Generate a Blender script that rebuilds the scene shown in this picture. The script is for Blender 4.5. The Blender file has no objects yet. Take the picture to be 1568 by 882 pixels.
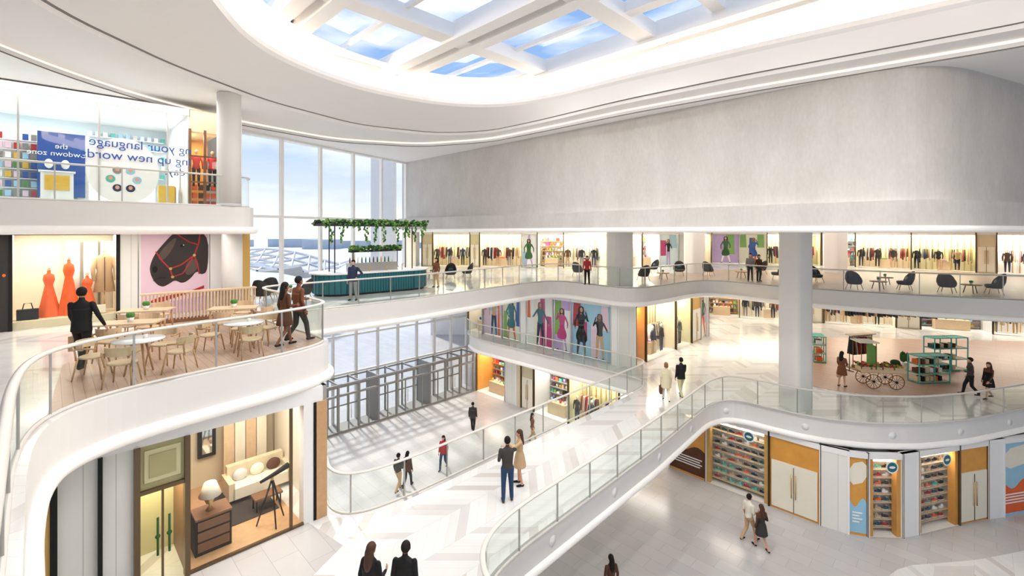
import bpy, bmesh, math, random
import numpy as np
from mathutils import Vector, Matrix
R=random.Random(7)
S2=math.sqrt(2)
ZC=12.0; L0=0.0; L1=4.4; L2=8.9; L3=12.9
scene=bpy.context.scene
COL=scene.collection

# ------------------------------------------------------------------ materials
MATS={}
def lin(h):
    h=h.lstrip('#'); c=[int(h[i:i+2],16)/255 for i in (0,2,4)]
    return tuple(((v/12.92) if v<=.04045 else ((v+.055)/1.055)**2.4) for v in c)+(1,)
def M(key,hexc='#ffffff',rough=.5,metal=0,emis=0,noise=.0,nscale=3,spec=.5):
    if key in MATS: return MATS[key]
    m=bpy.data.materials.new(key); m.use_nodes=True; nt=m.node_tree; b=nt.nodes['Principled BSDF']
    c=lin(hexc)
    b.inputs['Base Color'].default_value=c; b.inputs['Roughness'].default_value=rough; b.inputs['Metallic'].default_value=metal
    b.inputs['Specular IOR Level'].default_value=spec
    if noise>0:
        tc=nt.nodes.new('ShaderNodeTexCoord'); n=nt.nodes.new('ShaderNodeTexNoise'); n.inputs['Scale'].default_value=nscale; n.inputs['Detail'].default_value=6
        r=nt.nodes.new('ShaderNodeMix'); r.data_type='RGBA'
        r.inputs[6].default_value=tuple(v*(1-noise) for v in c[:3])+(1,); r.inputs[7].default_value=tuple(min(1,v*(1+noise)) for v in c[:3])+(1,)
        nt.links.new(tc.outputs['Object'],n.inputs['Vector']); nt.links.new(n.outputs['Fac'],r.inputs[0]); nt.links.new(r.outputs[2],b.inputs['Base Color'])
    if emis>0:
        b.inputs['Emission Color'].default_value=c; b.inputs['Emission Strength'].default_value=emis
    MATS[key]=m; return m
def nodes(key):
    m=bpy.data.materials.new(key); m.use_nodes=True; MATS[key]=m
    return m,m.node_tree,m.node_tree.nodes['Principled BSDF']
def math_n(nt,op,a,b=None):
    n=nt.nodes.new('ShaderNodeMath'); n.operation=op
    for i,v in enumerate((a,b)):
        if v is None: continue
        if isinstance(v,(int,float)): n.inputs[i].default_value=v
        else: nt.links.new(v,n.inputs[i])
    return n.outputs[0]
def glass(key,tint='#f4fbf8',base=.05,amp=.5):
    m=bpy.data.materials.new(key); m.use_nodes=True; nt=m.node_tree
    for n in list(nt.nodes):
        if n.type=='BSDF_PRINCIPLED': nt.nodes.remove(n)
    out=[n for n in nt.nodes if n.type=='OUTPUT_MATERIAL'][0]
    t=nt.nodes.new('ShaderNodeBsdfTransparent'); t.inputs[0].default_value=lin(tint)
    g=nt.nodes.new('ShaderNodeBsdfGlossy'); g.inputs['Roughness'].default_value=.02
    lw=nt.nodes.new('ShaderNodeLayerWeight'); p=math_n(nt,'POWER',lw.outputs['Facing'],4.0); q=math_n(nt,'MULTIPLY',p,amp); f=math_n(nt,'ADD',q,base)
    mx=nt.nodes.new('ShaderNodeMixShader'); nt.links.new(f,mx.inputs[0]); nt.links.new(t.outputs[0],mx.inputs[1]); nt.links.new(g.outputs[0],mx.inputs[2]); nt.links.new(mx.outputs[0],out.inputs[0])
    MATS[key]=m
glass('rail_glass','#f3f8f5',.04,.45); glass('shop_glass','#fbfdfc',.04,.35); glass('window_glass','#f8fbfd',.03,.25)

def chevron_mat():
    m,nt,b=nodes('marble_chevron')
    CW,RH=1.0,.34
    tc=nt.nodes.new('ShaderNodeTexCoord'); mp=nt.nodes.new('ShaderNodeMapping'); mp.inputs['Rotation'].default_value=(0,0,math.radians(-45))
    nt.links.new(tc.outputs['Object'],mp.inputs[0]); sp=nt.nodes.new('ShaderNodeSeparateXYZ'); nt.links.new(mp.outputs[0],sp.inputs[0])
    pp=math_n(nt,'PINGPONG',sp.outputs[1],CW); yy=math_n(nt,'ADD',sp.outputs[0],pp)
    cdiv=math_n(nt,'DIVIDE',sp.outputs[1],CW)
    colid=math_n(nt,'FLOOR',cdiv)
    yy2=math_n(nt,'ADD',yy,math_n(nt,'MULTIPLY',colid,.13))
    rdiv=math_n(nt,'DIVIDE',yy2,RH)
    rowid=math_n(nt,'FLOOR',rdiv)
    cb=nt.nodes.new('ShaderNodeCombineXYZ'); nt.links.new(colid,cb.inputs[0]); nt.links.new(rowid,cb.inputs[1])
    wn=nt.nodes.new('ShaderNodeTexWhiteNoise'); nt.links.new(cb.outputs[0],wn.inputs[0])
    cr=nt.nodes.new('ShaderNodeValToRGB'); cr.color_ramp.interpolation='CONSTANT'
    cr.color_ramp.elements[0].position=0; cr.color_ramp.elements[0].color=lin('#ecebe8')
    cr.color_ramp.elements[1].position=.5; cr.color_ramp.elements[1].color=lin('#e8e6e3')
    for p,c in ((.74,'#dcd8d4'),(.86,'#e1ddd9'),(.93,'#d4cfc9')):
        e=cr.color_ramp.elements.new(p); e.color=lin(c)
    nt.links.new(wn.outputs[0],cr.inputs[0])
    g1=math_n(nt,'LESS_THAN',math_n(nt,'FRACT',rdiv),.02); g2=math_n(nt,'LESS_THAN',math_n(nt,'FRACT',cdiv),.008)
    g=math_n(nt,'MAXIMUM',g1,g2)
    no=nt.nodes.new('ShaderNodeTexNoise'); no.inputs['Scale'].default_value=1.5; no.inputs['Detail'].default_value=8; no.inputs['Distortion'].default_value=1.5
    nt.links.new(tc.outputs['Object'],no.inputs[0])
    vein=nt.nodes.new('ShaderNodeMix'); vein.data_type='RGBA'; vein.blend_type='MULTIPLY'; vein.inputs[0].default_value=.08
    nt.links.new(cr.outputs[0],vein.inputs[6]); nt.links.new(no.outputs['Fac'],vein.inputs[7])
    mx=nt.nodes.new('ShaderNodeMix'); mx.data_type='RGBA'; nt.links.new(math_n(nt,'MULTIPLY',g,.5),mx.inputs[0]); nt.links.new(vein.outputs[2],mx.inputs[6]); mx.inputs[7].default_value=lin('#b9b4af')
    nt.links.new(mx.outputs[2],b.inputs['Base Color']); b.inputs['Roughness'].default_value=.13
def tile_mat(key,c1,c2,grout,w,h,rot,rough,off=.5,ms=.006,bias=0):
    m,nt,b=nodes(key)
    tc=nt.nodes.new('ShaderNodeTexCoord'); mp=nt.nodes.new('ShaderNodeMapping'); mp.inputs['Rotation'].default_value=(0,0,math.radians(rot))
    br=nt.nodes.new('ShaderNodeTexBrick'); br.inputs['Scale'].default_value=1; br.inputs['Brick Width'].default_value=w; br.inputs['Row Height'].default_value=h
    br.inputs['Mortar Size'].default_value=ms; br.offset=off; br.inputs['Bias'].default_value=bias
    br.inputs['Color1'].default_value=lin(c1); br.inputs['Color2'].default_value=lin(c2); br.inputs['Mortar'].default_value=lin(grout)
    no=nt.nodes.new('ShaderNodeTexNoise'); no.inputs['Scale'].default_value=.7; no.inputs['Detail'].default_value=7
    mx=nt.nodes.new('ShaderNodeMix'); mx.data_type='RGBA'; mx.blend_type='MULTIPLY'; mx.inputs[0].default_value=.1
    nt.links.new(tc.outputs['Object'],mp.inputs[0]); nt.links.new(mp.outputs[0],br.inputs[0]); nt.links.new(tc.outputs['Object'],no.inputs[0])
    nt.links.new(br.outputs[0],mx.inputs[6]); nt.links.new(no.outputs['Fac'],mx.inputs[7]); nt.links.new(mx.outputs[2],b.inputs['Base Color'])
    b.inputs['Roughness'].default_value=rough
chevron_mat()
tile_mat('grey_tile','#cfccca','#c6c3c1','#b0adab',1.2,.6,45,.22)
tile_mat('deck_planks','#d3b19a','#c8a58e','#a3806a',1.6,.16,45,.35,.37,.006)
tile_mat('lounge_planks','#c2a895','#b69c89','#94796a',1.6,.2,45,.35,.37,.006)
tile_mat('cream_panels','#f3f2ea','#eeece3','#cfcdc3',1.2,.35,0,.35)
m,nt,b=nodes('concrete')
tc=nt.nodes.new('ShaderNodeTexCoord'); n1=nt.nodes.new('ShaderNodeTexNoise'); n1.inputs['Scale'].default_value=.9; n1.inputs['Detail'].default_value=10; n1.inputs['Roughness'].default_value=.65
n2=nt.nodes.new('ShaderNodeTexNoise'); n2.inputs['Scale'].default_value=14; n2.inputs['Detail'].default_value=5
mp=nt.nodes.new('ShaderNodeMapping'); mp.inputs['Scale'].default_value=(1,1,.45); nt.links.new(tc.outputs['Object'],mp.inputs[0])
nt.links.new(mp.outputs[0],n1.inputs[0]); nt.links.new(mp.outputs[0],n2.inputs[0])
ad=math_n(nt,'ADD',math_n(nt,'MULTIPLY',n1.outputs['Fac'],.7),math_n(nt,'MULTIPLY',n2.outputs['Fac'],.3))
cr=nt.nodes.new('ShaderNodeValToRGB'); cr.color_ramp.elements[0].position=.35; cr.color_ramp.elements[0].color=lin('#beb9b4'); cr.color_ramp.elements[1].position=.65; cr.color_ramp.elements[1].color=lin('#cecac5')
nt.links.new(ad,cr.inputs[0]); nt.links.new(cr.outputs[0],b.inputs['Base Color']); b.inputs['Roughness'].default_value=.8
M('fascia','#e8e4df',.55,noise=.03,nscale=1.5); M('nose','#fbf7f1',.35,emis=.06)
M('plaster','#f5f2ef',.6,noise=.01); M('white','#f4f2ef',.5,noise=.01); M('cove','#fff3e3',.5,emis=4.0); M('added_step_glow','#fff4e4',.5,emis=.5)  # last one: added glow for the ceiling step, no lamp there
M('rail','#ddd7ce',.28,noise=.02); M('steel','#b9b5b0',.3,.6,noise=.02); M('dark','#2f2c2a',.7,noise=.05); M('black','#1b1a1a',.7,noise=.05,spec=.3)
M('painted_gap_shade','#7f7c79',.6)  # grey that paints in the shade of thin ceiling reveals
M('bronze','#6d5a44',.35,.6,noise=.05); M('gold','#d6a95c',.35,.2,noise=.1); M('amber','#dc9c45',.4,noise=.2,nscale=2); M('brass','#d9b676',.3,.8,noise=.03)
M('wood','#c99f72',.45,noise=.15,nscale=8); M('wood_l','#dcc09a',.45,noise=.12,nscale=8); M('wood_d','#7c5436',.45,noise=.15,nscale=8)
M('marble','#f3f1ee',.2,noise=.03,nscale=4); M('teal','#1f6a72',.35,noise=.12,nscale=5); M('teal_l','#4fb5a4',.4,noise=.05); M('teal_d','#174c52',.4,noise=.1)
M('cream','#f0e8d4',.5,noise=.03); M('beige','#ddcfae',.5,noise=.05); M('olive','#b0a878',.4,noise=.06); M('khaki','#d3cc9f',.5,noise=.05)
M('pink','#eccbd9',.5,noise=.04); M('lilac','#c5a6d8',.5,noise=.1); M('orange','#e8632a',.6,noise=.1); M('red','#b3282a',.6,noise=.1)
M('blue','#1c4fa0',.5,noise=.04); M('navy','#1d2848',.7,noise=.1); M('sky','#9cc9e0',.5,noise=.05); M('ice','#dfecf1',.5,noise=.03); M('green','#4d8a3a',.6,noise=.3,nscale=12); M('green_d','#2d5c28',.6,noise=.3,nscale=10); M('green_l','#83b04e',.6,noise=.25,nscale=12)
M('yellow','#e3b33a',.5,noise=.1); M('grey','#8b8884',.6,noise=.05); M('lgrey','#d3d1ce',.6,noise=.04); M('brown','#5d3b28',.75,noise=.15,spec=.3)
M('horse','#2e2522',.5,noise=.35,nscale=2); M('horse_l','#5a4840',.5,noise=.3,nscale=3); M('tan','#c9a67e',.7,noise=.08); M('magenta','#c43b7c',.5,noise=.1); M('lamp','#fff3dd',.5,emis=4)
M('skin1','#d8a184',.5,noise=.03); M('skin2','#8a5a42',.5,noise=.04); M('skin3','#c08a68',.5,noise=.03); M('hair_d','#1c1512',.75,noise=.2,nscale=30,spec=.3); M('hair_b','#4a2d1c',.7,noise=.25,nscale=30); M('hair_l','#8a5e38',.6,noise=.2,nscale=30)
M('jean','#2f4668',.8,noise=.12,nscale=20,spec=.3); M('eyew','#f5f5f2',.2); M('lip','#9c4a42',.5); M('mirror','#dde6ea',.05,.9)
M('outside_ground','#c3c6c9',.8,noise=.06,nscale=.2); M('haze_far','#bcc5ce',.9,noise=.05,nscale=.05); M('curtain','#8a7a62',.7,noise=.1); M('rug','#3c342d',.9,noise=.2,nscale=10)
M('charcoal','#46423f',.8,noise=.08,spec=.3); M('coat_brown','#7a4a34',.8,noise=.1,spec=.3)

# ------------------------------------------------------------------ mesh builder
class MB:
    def __init__(s): s.v=[];s.f=[];s.m=[];s.sm=[];s.mats=[];s.T=Matrix.Identity(4)
    def mi(s,k):
        if k not in s.mats: s.mats.append(k)
        return s.mats.index(k)
    def add(s,vs,fs,mat,smooth=False):
        o=len(s.v); s.v.extend([tuple(s.T@Vector(v)) for v in vs]); k=s.mi(mat)
        for f in fs: s.f.append(tuple(i+o for i in f)); s.m.append(k); s.sm.append(smooth)
    def box(s,c,d,mat,rz=0,taper=1.0):
        x,y,z=d[0]/2,d[1]/2,d[2]/2; cs,sn=math.cos(rz),math.sin(rz); vs=[]
        for sz in (-1,1):
            t=taper if sz>0 else 1
            for sx,sy in ((-1,-1),(1,-1),(1,1),(-1,1)):
                a,b_=sx*x*t,sy*y*t; vs.append((c[0]+a*cs-b_*sn,c[1]+a*sn+b_*cs,c[2]+sz*z))
        s.add(vs,[(0,3,2,1),(4,5,6,7),(0,1,5,4),(1,2,6,5),(2,3,7,6),(3,0,4,7)],mat)
    def b2(s,u0,u1,w0,w1,z0,z1,mat): s.box(((u0+u1)/2,(w0+w1)/2,(z0+z1)/2),(abs(u1-u0),abs(w1-w0),abs(z1-z0)),mat)
    def quad(s,a,b_,c,d,mat): s.add([a,b_,c,d],[(0,1,2,3)],mat)
    def tube(s,pts,rad,mat,n=10,cap=True,flat=1.0,up=None):
        pts=[Vector(p) for p in pts]
        if not isinstance(rad,(list,tuple)): rad=[rad]*len(pts)
        vs=[];fs=[];prev=None
        for i,p in enumerate(pts):
            t=(pts[min(i+1,len(pts)-1)]-pts[max(i-1,0)])
            t=t.normalized() if t.length>1e-9 else Vector((0,0,1))
            if up is not None: x=t.cross(Vector(up)).normalized()
            elif prev is None:
                r=Vector((0,0,1)) if abs(t.z)<.9 else Vector((0,1,0)); x=t.cross(r).normalized()
            else:
                x=prev-t*prev.dot(t); x=x.normalized() if x.length>1e-6 else t.orthogonal().normalized()
            prev=x; y=t.cross(x)
            for k in range(n):
                a=2*math.pi*k/n; vs.append(p+x*math.cos(a)*rad[i]+y*math.sin(a)*rad[i]*flat)
        for i in range(len(pts)-1):
            for k in range(n): fs.append((i*n+k,i*n+(k+1)%n,(i+1)*n+(k+1)%n,(i+1)*n+k))
        if cap: fs.append(tuple(range(n-1,-1,-1))); fs.append(tuple((len(pts)-1)*n+k for k in range(n)))
        s.add(vs,fs,mat,True)
    def loft(s,rings,mat,n=16):
        vs=[];fs=[]
        for cx,cy,z,rx,ry in rings:
            for k in range(n):
                a=2*math.pi*k/n; vs.append((cx+rx*math.cos(a),cy+ry*math.sin(a),z))
        for i in range(len(rings)-1):
            for k in range(n): fs.append((i*n+k,i*n+(k+1)%n,(i+1)*n+(k+1)%n,(i+1)*n+k))
        fs.append(tuple(range(n-1,-1,-1))); fs.append(tuple((len(rings)-1)*n+k for k in range(n)))
        s.add(vs,fs,mat,True)
    def ell(s,c,r,mat,nu=12,nv=8,keep=None,rot=None):
        vs=[];fs=[]
        vs.append((0,0,-1))
        for j in range(1,nv):
            ph=-math.pi/2+math.pi*j/nv
            for k in range(nu):
                a=2*math.pi*k/nu; vs.append((math.cos(ph)*math.cos(a),math.cos(ph)*math.sin(a),math.sin(ph)))
        vs.append((0,0,1))
        for k in range(nu): fs.append((0,1+(k+1)%nu,1+k))
        for j in range(nv-2):
            for k in range(nu): fs.append((1+j*nu+k,1+j*nu+(k+1)%nu,1+(j+1)*nu+(k+1)%nu,1+(j+1)*nu+k))
        t=len(vs)-1
        for k in range(nu): fs.append((1+(nv-2)*nu+k,1+(nv-2)*nu+(k+1)%nu,t))
        V=[Vector((v[0]*r[0],v[1]*r[1],v[2]*r[2])) for v in vs]
        if rot is not None: V=[rot@v for v in V]
        V=[v+Vector(c) for v in V]
        if keep: fs=[f for f in fs if keep(sum((V[i] for i in f),Vector())/len(f))]
        s.add(V,fs,mat,True)
    def seg(s,a,b_,ra,rb,mat,n=10):
        a=Vector(a);b_=Vector(b_);d=(b_-a); L=d.length; d.normalize()
        pts=[a-d*ra*.95,a-d*ra*.7,a,b_,b_+d*rb*.7,b_+d*rb*.95]; rr=[ra*.3,ra*.72,ra,rb,rb*.72,rb*.3]
        s.tube(pts,rr,mat,n)
    def ngon(s,cx,cz,rx,rz,w,mat,n=18):
        s.add([(cx+rx*math.cos(2*math.pi*k/n),w,cz+rz*math.sin(2*math.pi*k/n)) for k in range(n)],[tuple(range(n))],mat)
    def poly(s,pts,w,mat,sm=0):
        for _ in range(sm):
            N=[]
            for i in range(len(pts)):
                a=pts[i];b_=pts[(i+1)%len(pts)]; N+=[(a[0]*.75+b_[0]*.25,a[1]*.75+b_[1]*.25),(a[0]*.25+b_[0]*.75,a[1]*.25+b_[1]*.75)]
            pts=N
        s.add([(p[0],w,p[1]) for p in pts],[tuple(range(len(pts)))],mat)
    def stroke(s,pts,wd,w,mat):
        n=len(pts); Lf=[];Rt=[]
        if not isinstance(wd,(list,tuple)): wd=[wd]*n
        for i in range(n):
            a=Vector(pts[max(i-1,0)][:2]);b_=Vector(pts[min(i+1,n-1)][:2]); d=(b_-a).normalized(); nn=Vector((-d.y,d.x))*wd[i]/2; p=Vector(pts[i][:2])
            Lf.append(p+nn);Rt.append(p-nn)
        for i in range(n-1): s.add([(q.x,w,q.y) for q in (Lf[i],Lf[i+1],Rt[i+1],Rt[i])],[(0,1,2,3)],mat)
    def build(s,name,loc=None,rz=0,parent=None,fixn=True):
        me=bpy.data.meshes.new(name); me.from_pydata(s.v,[],s.f)
        for k in s.mats: me.materials.append(MATS[k])
        me.polygons.foreach_set('material_index',s.m); me.polygons.foreach_set('use_smooth',s.sm)
        if fixn:
            bm=bmesh.new(); bm.from_mesh(me); bmesh.ops.recalc_face_normals(bm,faces=bm.faces); 
            bmesh.ops.triangulate(bm,faces=[f for f in bm.faces if len(f.verts)>4]); bm.to_mesh(me); bm.free()
        ob=bpy.data.objects.new(name,me); COL.objects.link(ob)
        if loc is not None: ob.location=loc
        ob.rotation_euler=(0,0,rz)
        if parent: ob.parent=parent
        return ob
def inst(ob,loc,rz,name=None):
    o=bpy.data.objects.new(name or ob.name.split('.')[0],ob.data); COL.objects.link(o); o.location=loc; o.rotation_euler=(0,0,rz); return o

# image pixel coordinates at a given floor height -> world metres on that floor
def W(px,py,z):
    d=(ZC-z)*708/(py-355); return Vector(((px-784)/708*d,d,z))
def smooth(pts,it=3,seg=1.3):
    P=[np.array(p[:2],float) for p in pts]; Q=[P[0]]
    for a,b_ in zip(P[:-1],P[1:]):
        n=max(1,int(np.linalg.norm(b_-a)/seg+.5))
        for i in range(1,n+1): Q.append(a+(b_-a)*i/n)
    for _ in range(it):
        N=[Q[0]]
        for a,b_ in zip(Q[:-1],Q[1:]): N+= [a*.75+b_*.25,a*.25+b_*.75]
        N.append(Q[-1]); Q=N
    out=[Q[0]]
    for q in Q[1:-1]:
        if np.linalg.norm(q-out[-1])>.16: out.append(q)
    out.append(Q[-1]); return [(float(q[0]),float(q[1])) for q in out]
def offset(path,d):
    P=[np.array(p) for p in path]; o=[]
    for i,p in enumerate(P):
        t=P[min(i+1,len(P)-1)]-P[max(i-1,0)]; t=t/ (np.linalg.norm(t)+1e-9); o.append((float(p[0]-t[1]*d),float(p[1]+t[0]*d)))
    return o
def prism(name,outline,z0,z1,top,side,bottom=None,parent=None):
    bm=bmesh.new(); a=[bm.verts.new((x,y,z1)) for x,y in outline]; b_=[bm.verts.new((x,y,z0)) for x,y in outline]
    n=len(a); me=bpy.data.meshes.new(name)
    for k in (top,side,bottom or side): me.materials.append(MATS[k])
    f=bm.faces.new(a); f.material_index=0; g=bm.faces.new(b_[::-1]); g.material_index=2
    for i in range(n):
        q=bm.faces.new((a[i],b_[i],b_[(i+1)%n],a[(i+1)%n])); q.material_index=1; q.smooth=False
    bmesh.ops.recalc_face_normals(bm,faces=bm.faces); bmesh.ops.triangulate(bm,faces=[f,g]); bm.to_mesh(me); bm.free()
    ob=bpy.data.objects.new(name,me); COL.objects.link(ob)
    return ob
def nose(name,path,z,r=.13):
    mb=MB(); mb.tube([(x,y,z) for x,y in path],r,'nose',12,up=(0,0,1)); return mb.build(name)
def resample(path,step):
    P=[Vector((p[0],p[1])) for p in path]; out=[P[0]]; acc=0
    for a,b_ in zip(P[:-1],P[1:]):
        L=(b_-a).length; t=step-acc
        while t<=L: out.append(a+(b_-a)*(t/L)); t+=step
        acc=(acc+L)%step
    return out
def railing(name,path,z,h=1.1,step=1.5,w=.055):
    mb=MB(); n=len(path); vs=[(x,y,z+.02) for x,y in path]+[(x,y,z+h-.02) for x,y in path]
    mb.add(vs,[(i,i+1,n+i+1,n+i) for i in range(n-1)],'rail_glass',True)
    mb.tube([(x,y,z+h) for x,y in path],w,'rail',10,flat=.55,up=(0,0,1))
    mb.tube([(x,y,z+.03) for x,y in path],.035,'rail',6,up=(0,0,1))
    for p in resample(path,step): mb.box((p.x,p.y,z+h/2),(.035,.035,h-.03),'steel',.785)
    return mb.build(name,fixn=False)

# ------------------------------------------------------------------ floors
ground=MB(); ground.box((10,20,-.15),(90,90,.3),'grey_tile'); 
ground.build('floor_ground')
prism('floor_ground_marble_inlay',smooth([(2,6),(6.5,12.2),(11.5,15.2),(14,16.6),(17,16.9),(22,18),(34,21),(34,6),(2,6)],1),.0,.006,'marble_chevron','fascia')

e1a=smooth([(-5.5,13.3),(-5.15,12.6),(-4.6,12.25),(-4.0,12.35),(-3.4,12.75),(-2.7,13.35),(6.2,22.3),(6.75,23.0),(6.75,23.7),(6.3,24.3),(-2.6,33.0),(-3.2,34.6)])
e1b=smooth([(45,26.5),(28,21.8),(22.2,20),(18.5,18.8),(16,18.35),(14,18.45),(12.4,19),(11.2,20.0),(10.4,20.8),(9.6,21.0),(8.6,20.4),(5.1,16.4),(.1,11.1),(-.55,10.2),(-.8,9.3),(-.5,8.3),(2,5.6),(6,1.5)])
l1=e1a+[(-3.2,50),(46,50)]+e1b+[(6,-8),(-26,-8),(-26,20),(-12,20)]
prism('floor_mezzanine',l1,L1-1.05,L1,'marble_chevron','fascia')
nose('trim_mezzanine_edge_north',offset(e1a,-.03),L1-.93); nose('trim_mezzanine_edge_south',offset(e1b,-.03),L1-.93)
prism('floor_mezzanine_apron',[(-11.5,5.6),(-5.35,12.1),(-4.1,11.2),(-4.6,9.6),(-7.5,6.2),(-9.6,4)],L1,L1+.006,'grey_tile','grey_tile')
e2=smooth([(7,-7.2),(-2.9,2.7),(-6.3,6.0),(-7.2,7.0),(-7.65,7.8),(-7.6,8.7),(-7.1,9.6),(-5.75,11.4),(-5.2,12.4),(-5.15,13.2),(-5.8,13.9),(-8.5,16.2),(-8.9,16.8),(-8.5,17.4),(-7.4,18.4),(-4.3,21.4),(.6,27.4),(1.6,28.4),(2.6,28.9),(3.6,28.4),(4.7,27.0),(5.5,25.9),(6.3,25.3),(7.3,25.4),(8.9,26.7),(11.2,28.8),(12.3,29.3),(13.4,28.7),(15.3,25.9),(17,24.3),(19.7,22.4),(23.1,20.8),(34,14.5)])
l2=e2+[(48,14.5),(48,52),(-9.5,52),(-9.5,46),(-7.4,33),(-13.2,22),(-26,20),(-26,-7.2)]
prism('floor_upper',l2,L2-1.0,L2,'marble_chevron','fascia')
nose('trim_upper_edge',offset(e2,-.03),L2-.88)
dk=[p for p in e2 if 7.75<p[1]<16.2 and p[0]<-5]
dk=offset(dk,.2)
prism('floor_cafe_deck',dk+[(-10.2,16.7),(-12.2,15),(-10.4,10.7)],L2,L2+.012,'deck_planks','deck_planks')
prism('floor_lounge',offset([p for p in e2 if p[0]>8.4 and p[1]>15],.25)+[(42,22),(34,36),(15,38),(9,31)],L2,L2+.012,'lounge_planks','lounge_planks')
prism('floor_kiosk',smooth([(14.6,23.2),(15.2,22.2),(17,21.5),(19.4,21.5),(25.4,22.9),(40,27.6)],2)+[(36,32),(21,33.5)],L1,L1+.012,'deck_planks','deck_planks')
e3=smooth([(-25.8,.7),(-10.5,16.0),(-9.75,16.7),(-9.65,17.3),(-10.1,18.0),(-13.1,21.2)])
prism('floor_top_gallery',e3+[(-13.2,22),(-25.8,22)],L3-.95,L3,'marble_chevron','fascia','white')
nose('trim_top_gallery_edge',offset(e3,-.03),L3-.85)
railing('glass_balustrade',offset([p for p in e3 if p[1]<18 and p[0]>-25],.15),L3)
railing('glass_balustrade',offset(e2,.14),L2,w=.06)
railing('glass_balustrade',offset(e1a,.14),L1); railing('glass_balustrade',offset(e1b,.14),L1,w=.06)
wl=smooth([(-7.6,32.0),(10.2,14.2),(11.0,13.5),(11.9,13.2),(13.0,13.35),(16.5,14.9),(26,20),(48,33)])
prism('wall_concrete_volume',wl+[(48,52),(-9.5,52),(-9.3,46)],L3-.02,16.75,'plaster','concrete')
wf=smooth([(-7.8,31.7),(.5,23.4)]+[(4,19.9),(10.0,13.95),(10.9,13.2),(11.9,12.9),(13.1,13.05),(16.6,14.6),(26,19.7),(48,32.7)])
prism('floor_top_east',wf+[(48,52),(-9.5,52),(-9.3,46)],L3-.9,L3,'plaster','concrete','white')
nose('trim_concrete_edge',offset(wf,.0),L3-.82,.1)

# ------------------------------------------------------------------ ceiling
CX,CY=1.0,10.5; TH=np.linspace(-math.pi,math.pi,145)[:-1]
def loop(pts):
    P=pts+[pts[0]]; P=smooth(P,3,2.0); a=np.array([math.atan2(y-CY,x-CX) for x,y in P]); r=np.array([math.hypot(x-CX,y-CY) for x,y in P]); i=np.argsort(a)
    return np.interp(TH,a[i],r[i],period=2*math.pi)
def xy(r): return [(CX+r[i]*math.cos(TH[i]),CY+r[i]*math.sin(TH[i])) for i in range(len(TH))]
rB=loop([(-10.0,8),(-10.6,11),(-10.5,14.2),(-9.6,18.2),(-7.4,22.2),(-3.9,24.1),(-1.2,23.6),(1.2,21.4),(4.2,18.2),(7.6,15.2),(12.8,11.2),(16.5,7),(17,3),(14,-1),(6,-4),(-3,-3),(-8,2)])
rC=loop([(-6.6,9),(-7.5,12),(-7.9,14),(-7.6,16),(-6.5,18.2),(-5,19.8),(-2.7,21.2),(-.4,21.3),(1.8,20.1),(4.2,17.8),(7.6,14.8),(12.6,10.9),(15.4,7),(15.6,3.5),(12.5,0),(6,-2),(0,-.5),(-4,3.5)])
rC=np.minimum(rC,rB-.25)
rA=loop([(-13.0,8),(-13.5,12.1),(-13.7,14.2),(-13.4,17),(-12.2,20.6),(-9.4,24.6),(-5.2,26.0),(-1.2,24.6),(1.6,21.9),(4.7,18.7),(8.1,15.8),(13.3,11.8),(17.3,7.4),(18,3),(15,-2),(6,-5),(-4,-4.5),(-10,1)])
rA=np.maximum(rA,rB+.45)
def ringmesh(mb,ra,za,rb,zb,mat):
    A=xy(ra);B_=xy(rb);n=len(A); vs=[(x,y,za) for x,y in A]+[(x,y,zb) for x,y in B_]
    mb.add(vs,[(i,(i+1)%n,n+(i+1)%n,n+i) for i in range(n)],mat,True)
c=MB()
bm=bmesh.new(); 
def eloop(pts,z):
    vs=[bm.verts.new((x,y,z)) for x,y in pts]; return [bm.edges.new((vs[i],vs[(i+1)%len(vs)])) for i in range(len(vs))]
ed=eloop([(-26,-14),(50,-14),(50,54),(-9.5,54),(-9.4,46),(-7.3,33),(-13.4,22),(-26,22)],16.75)+eloop(xy(rA),16.75)
bmesh.ops.triangle_fill(bm,edges=ed,use_beauty=True); bm.verts.index_update()
c.add([v.co.copy() for v in bm.verts],[tuple(v.index for v in f.verts) for f in bm.faces],'plaster'); bm.free()
ringmesh(c,rA,16.75,rA,16.79,'painted_gap_shade'); ringmesh(c,rA,16.79,rA-.02,16.9,'plaster'); ringmesh(c,rA-.02,16.9,rA+.1,16.9,'plaster'); ringmesh(c,rA+.1,16.9,rA+.1,17.0,'added_step_glow'); ringmesh(c,rA+.1,17.0,rB,17.0,'plaster')  # outer step: painted reveal shade below, added glow strip above to wash the ceiling
ringmesh(c,rB,17.0,rB-.03,17.12,'plaster'); ringmesh(c,rB-.03,17.12,rB-.12,17.14,'painted_gap_shade')
ringmesh(c,rB-.12,17.14,rC+.1,17.75,'plaster'); ringmesh(c,rC+.1,17.75,rC,17.85,'plaster'); ringmesh(c,rC,17.85,rC,18.0,'plaster'); ringmesh(c,rC,18.0,rC+1.0,18.05,'plaster')
ringmesh(c,rC+1.0,18.05,rC+1.0,19.0,'cove'); ringmesh(c,rC+1.0,19.0,rC+4.5,19.05,'plaster')
ringmesh(c,rC+1.0,18.99,rC-.3,18.99,'plaster')
c.build('ceiling',fixn=False)
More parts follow.
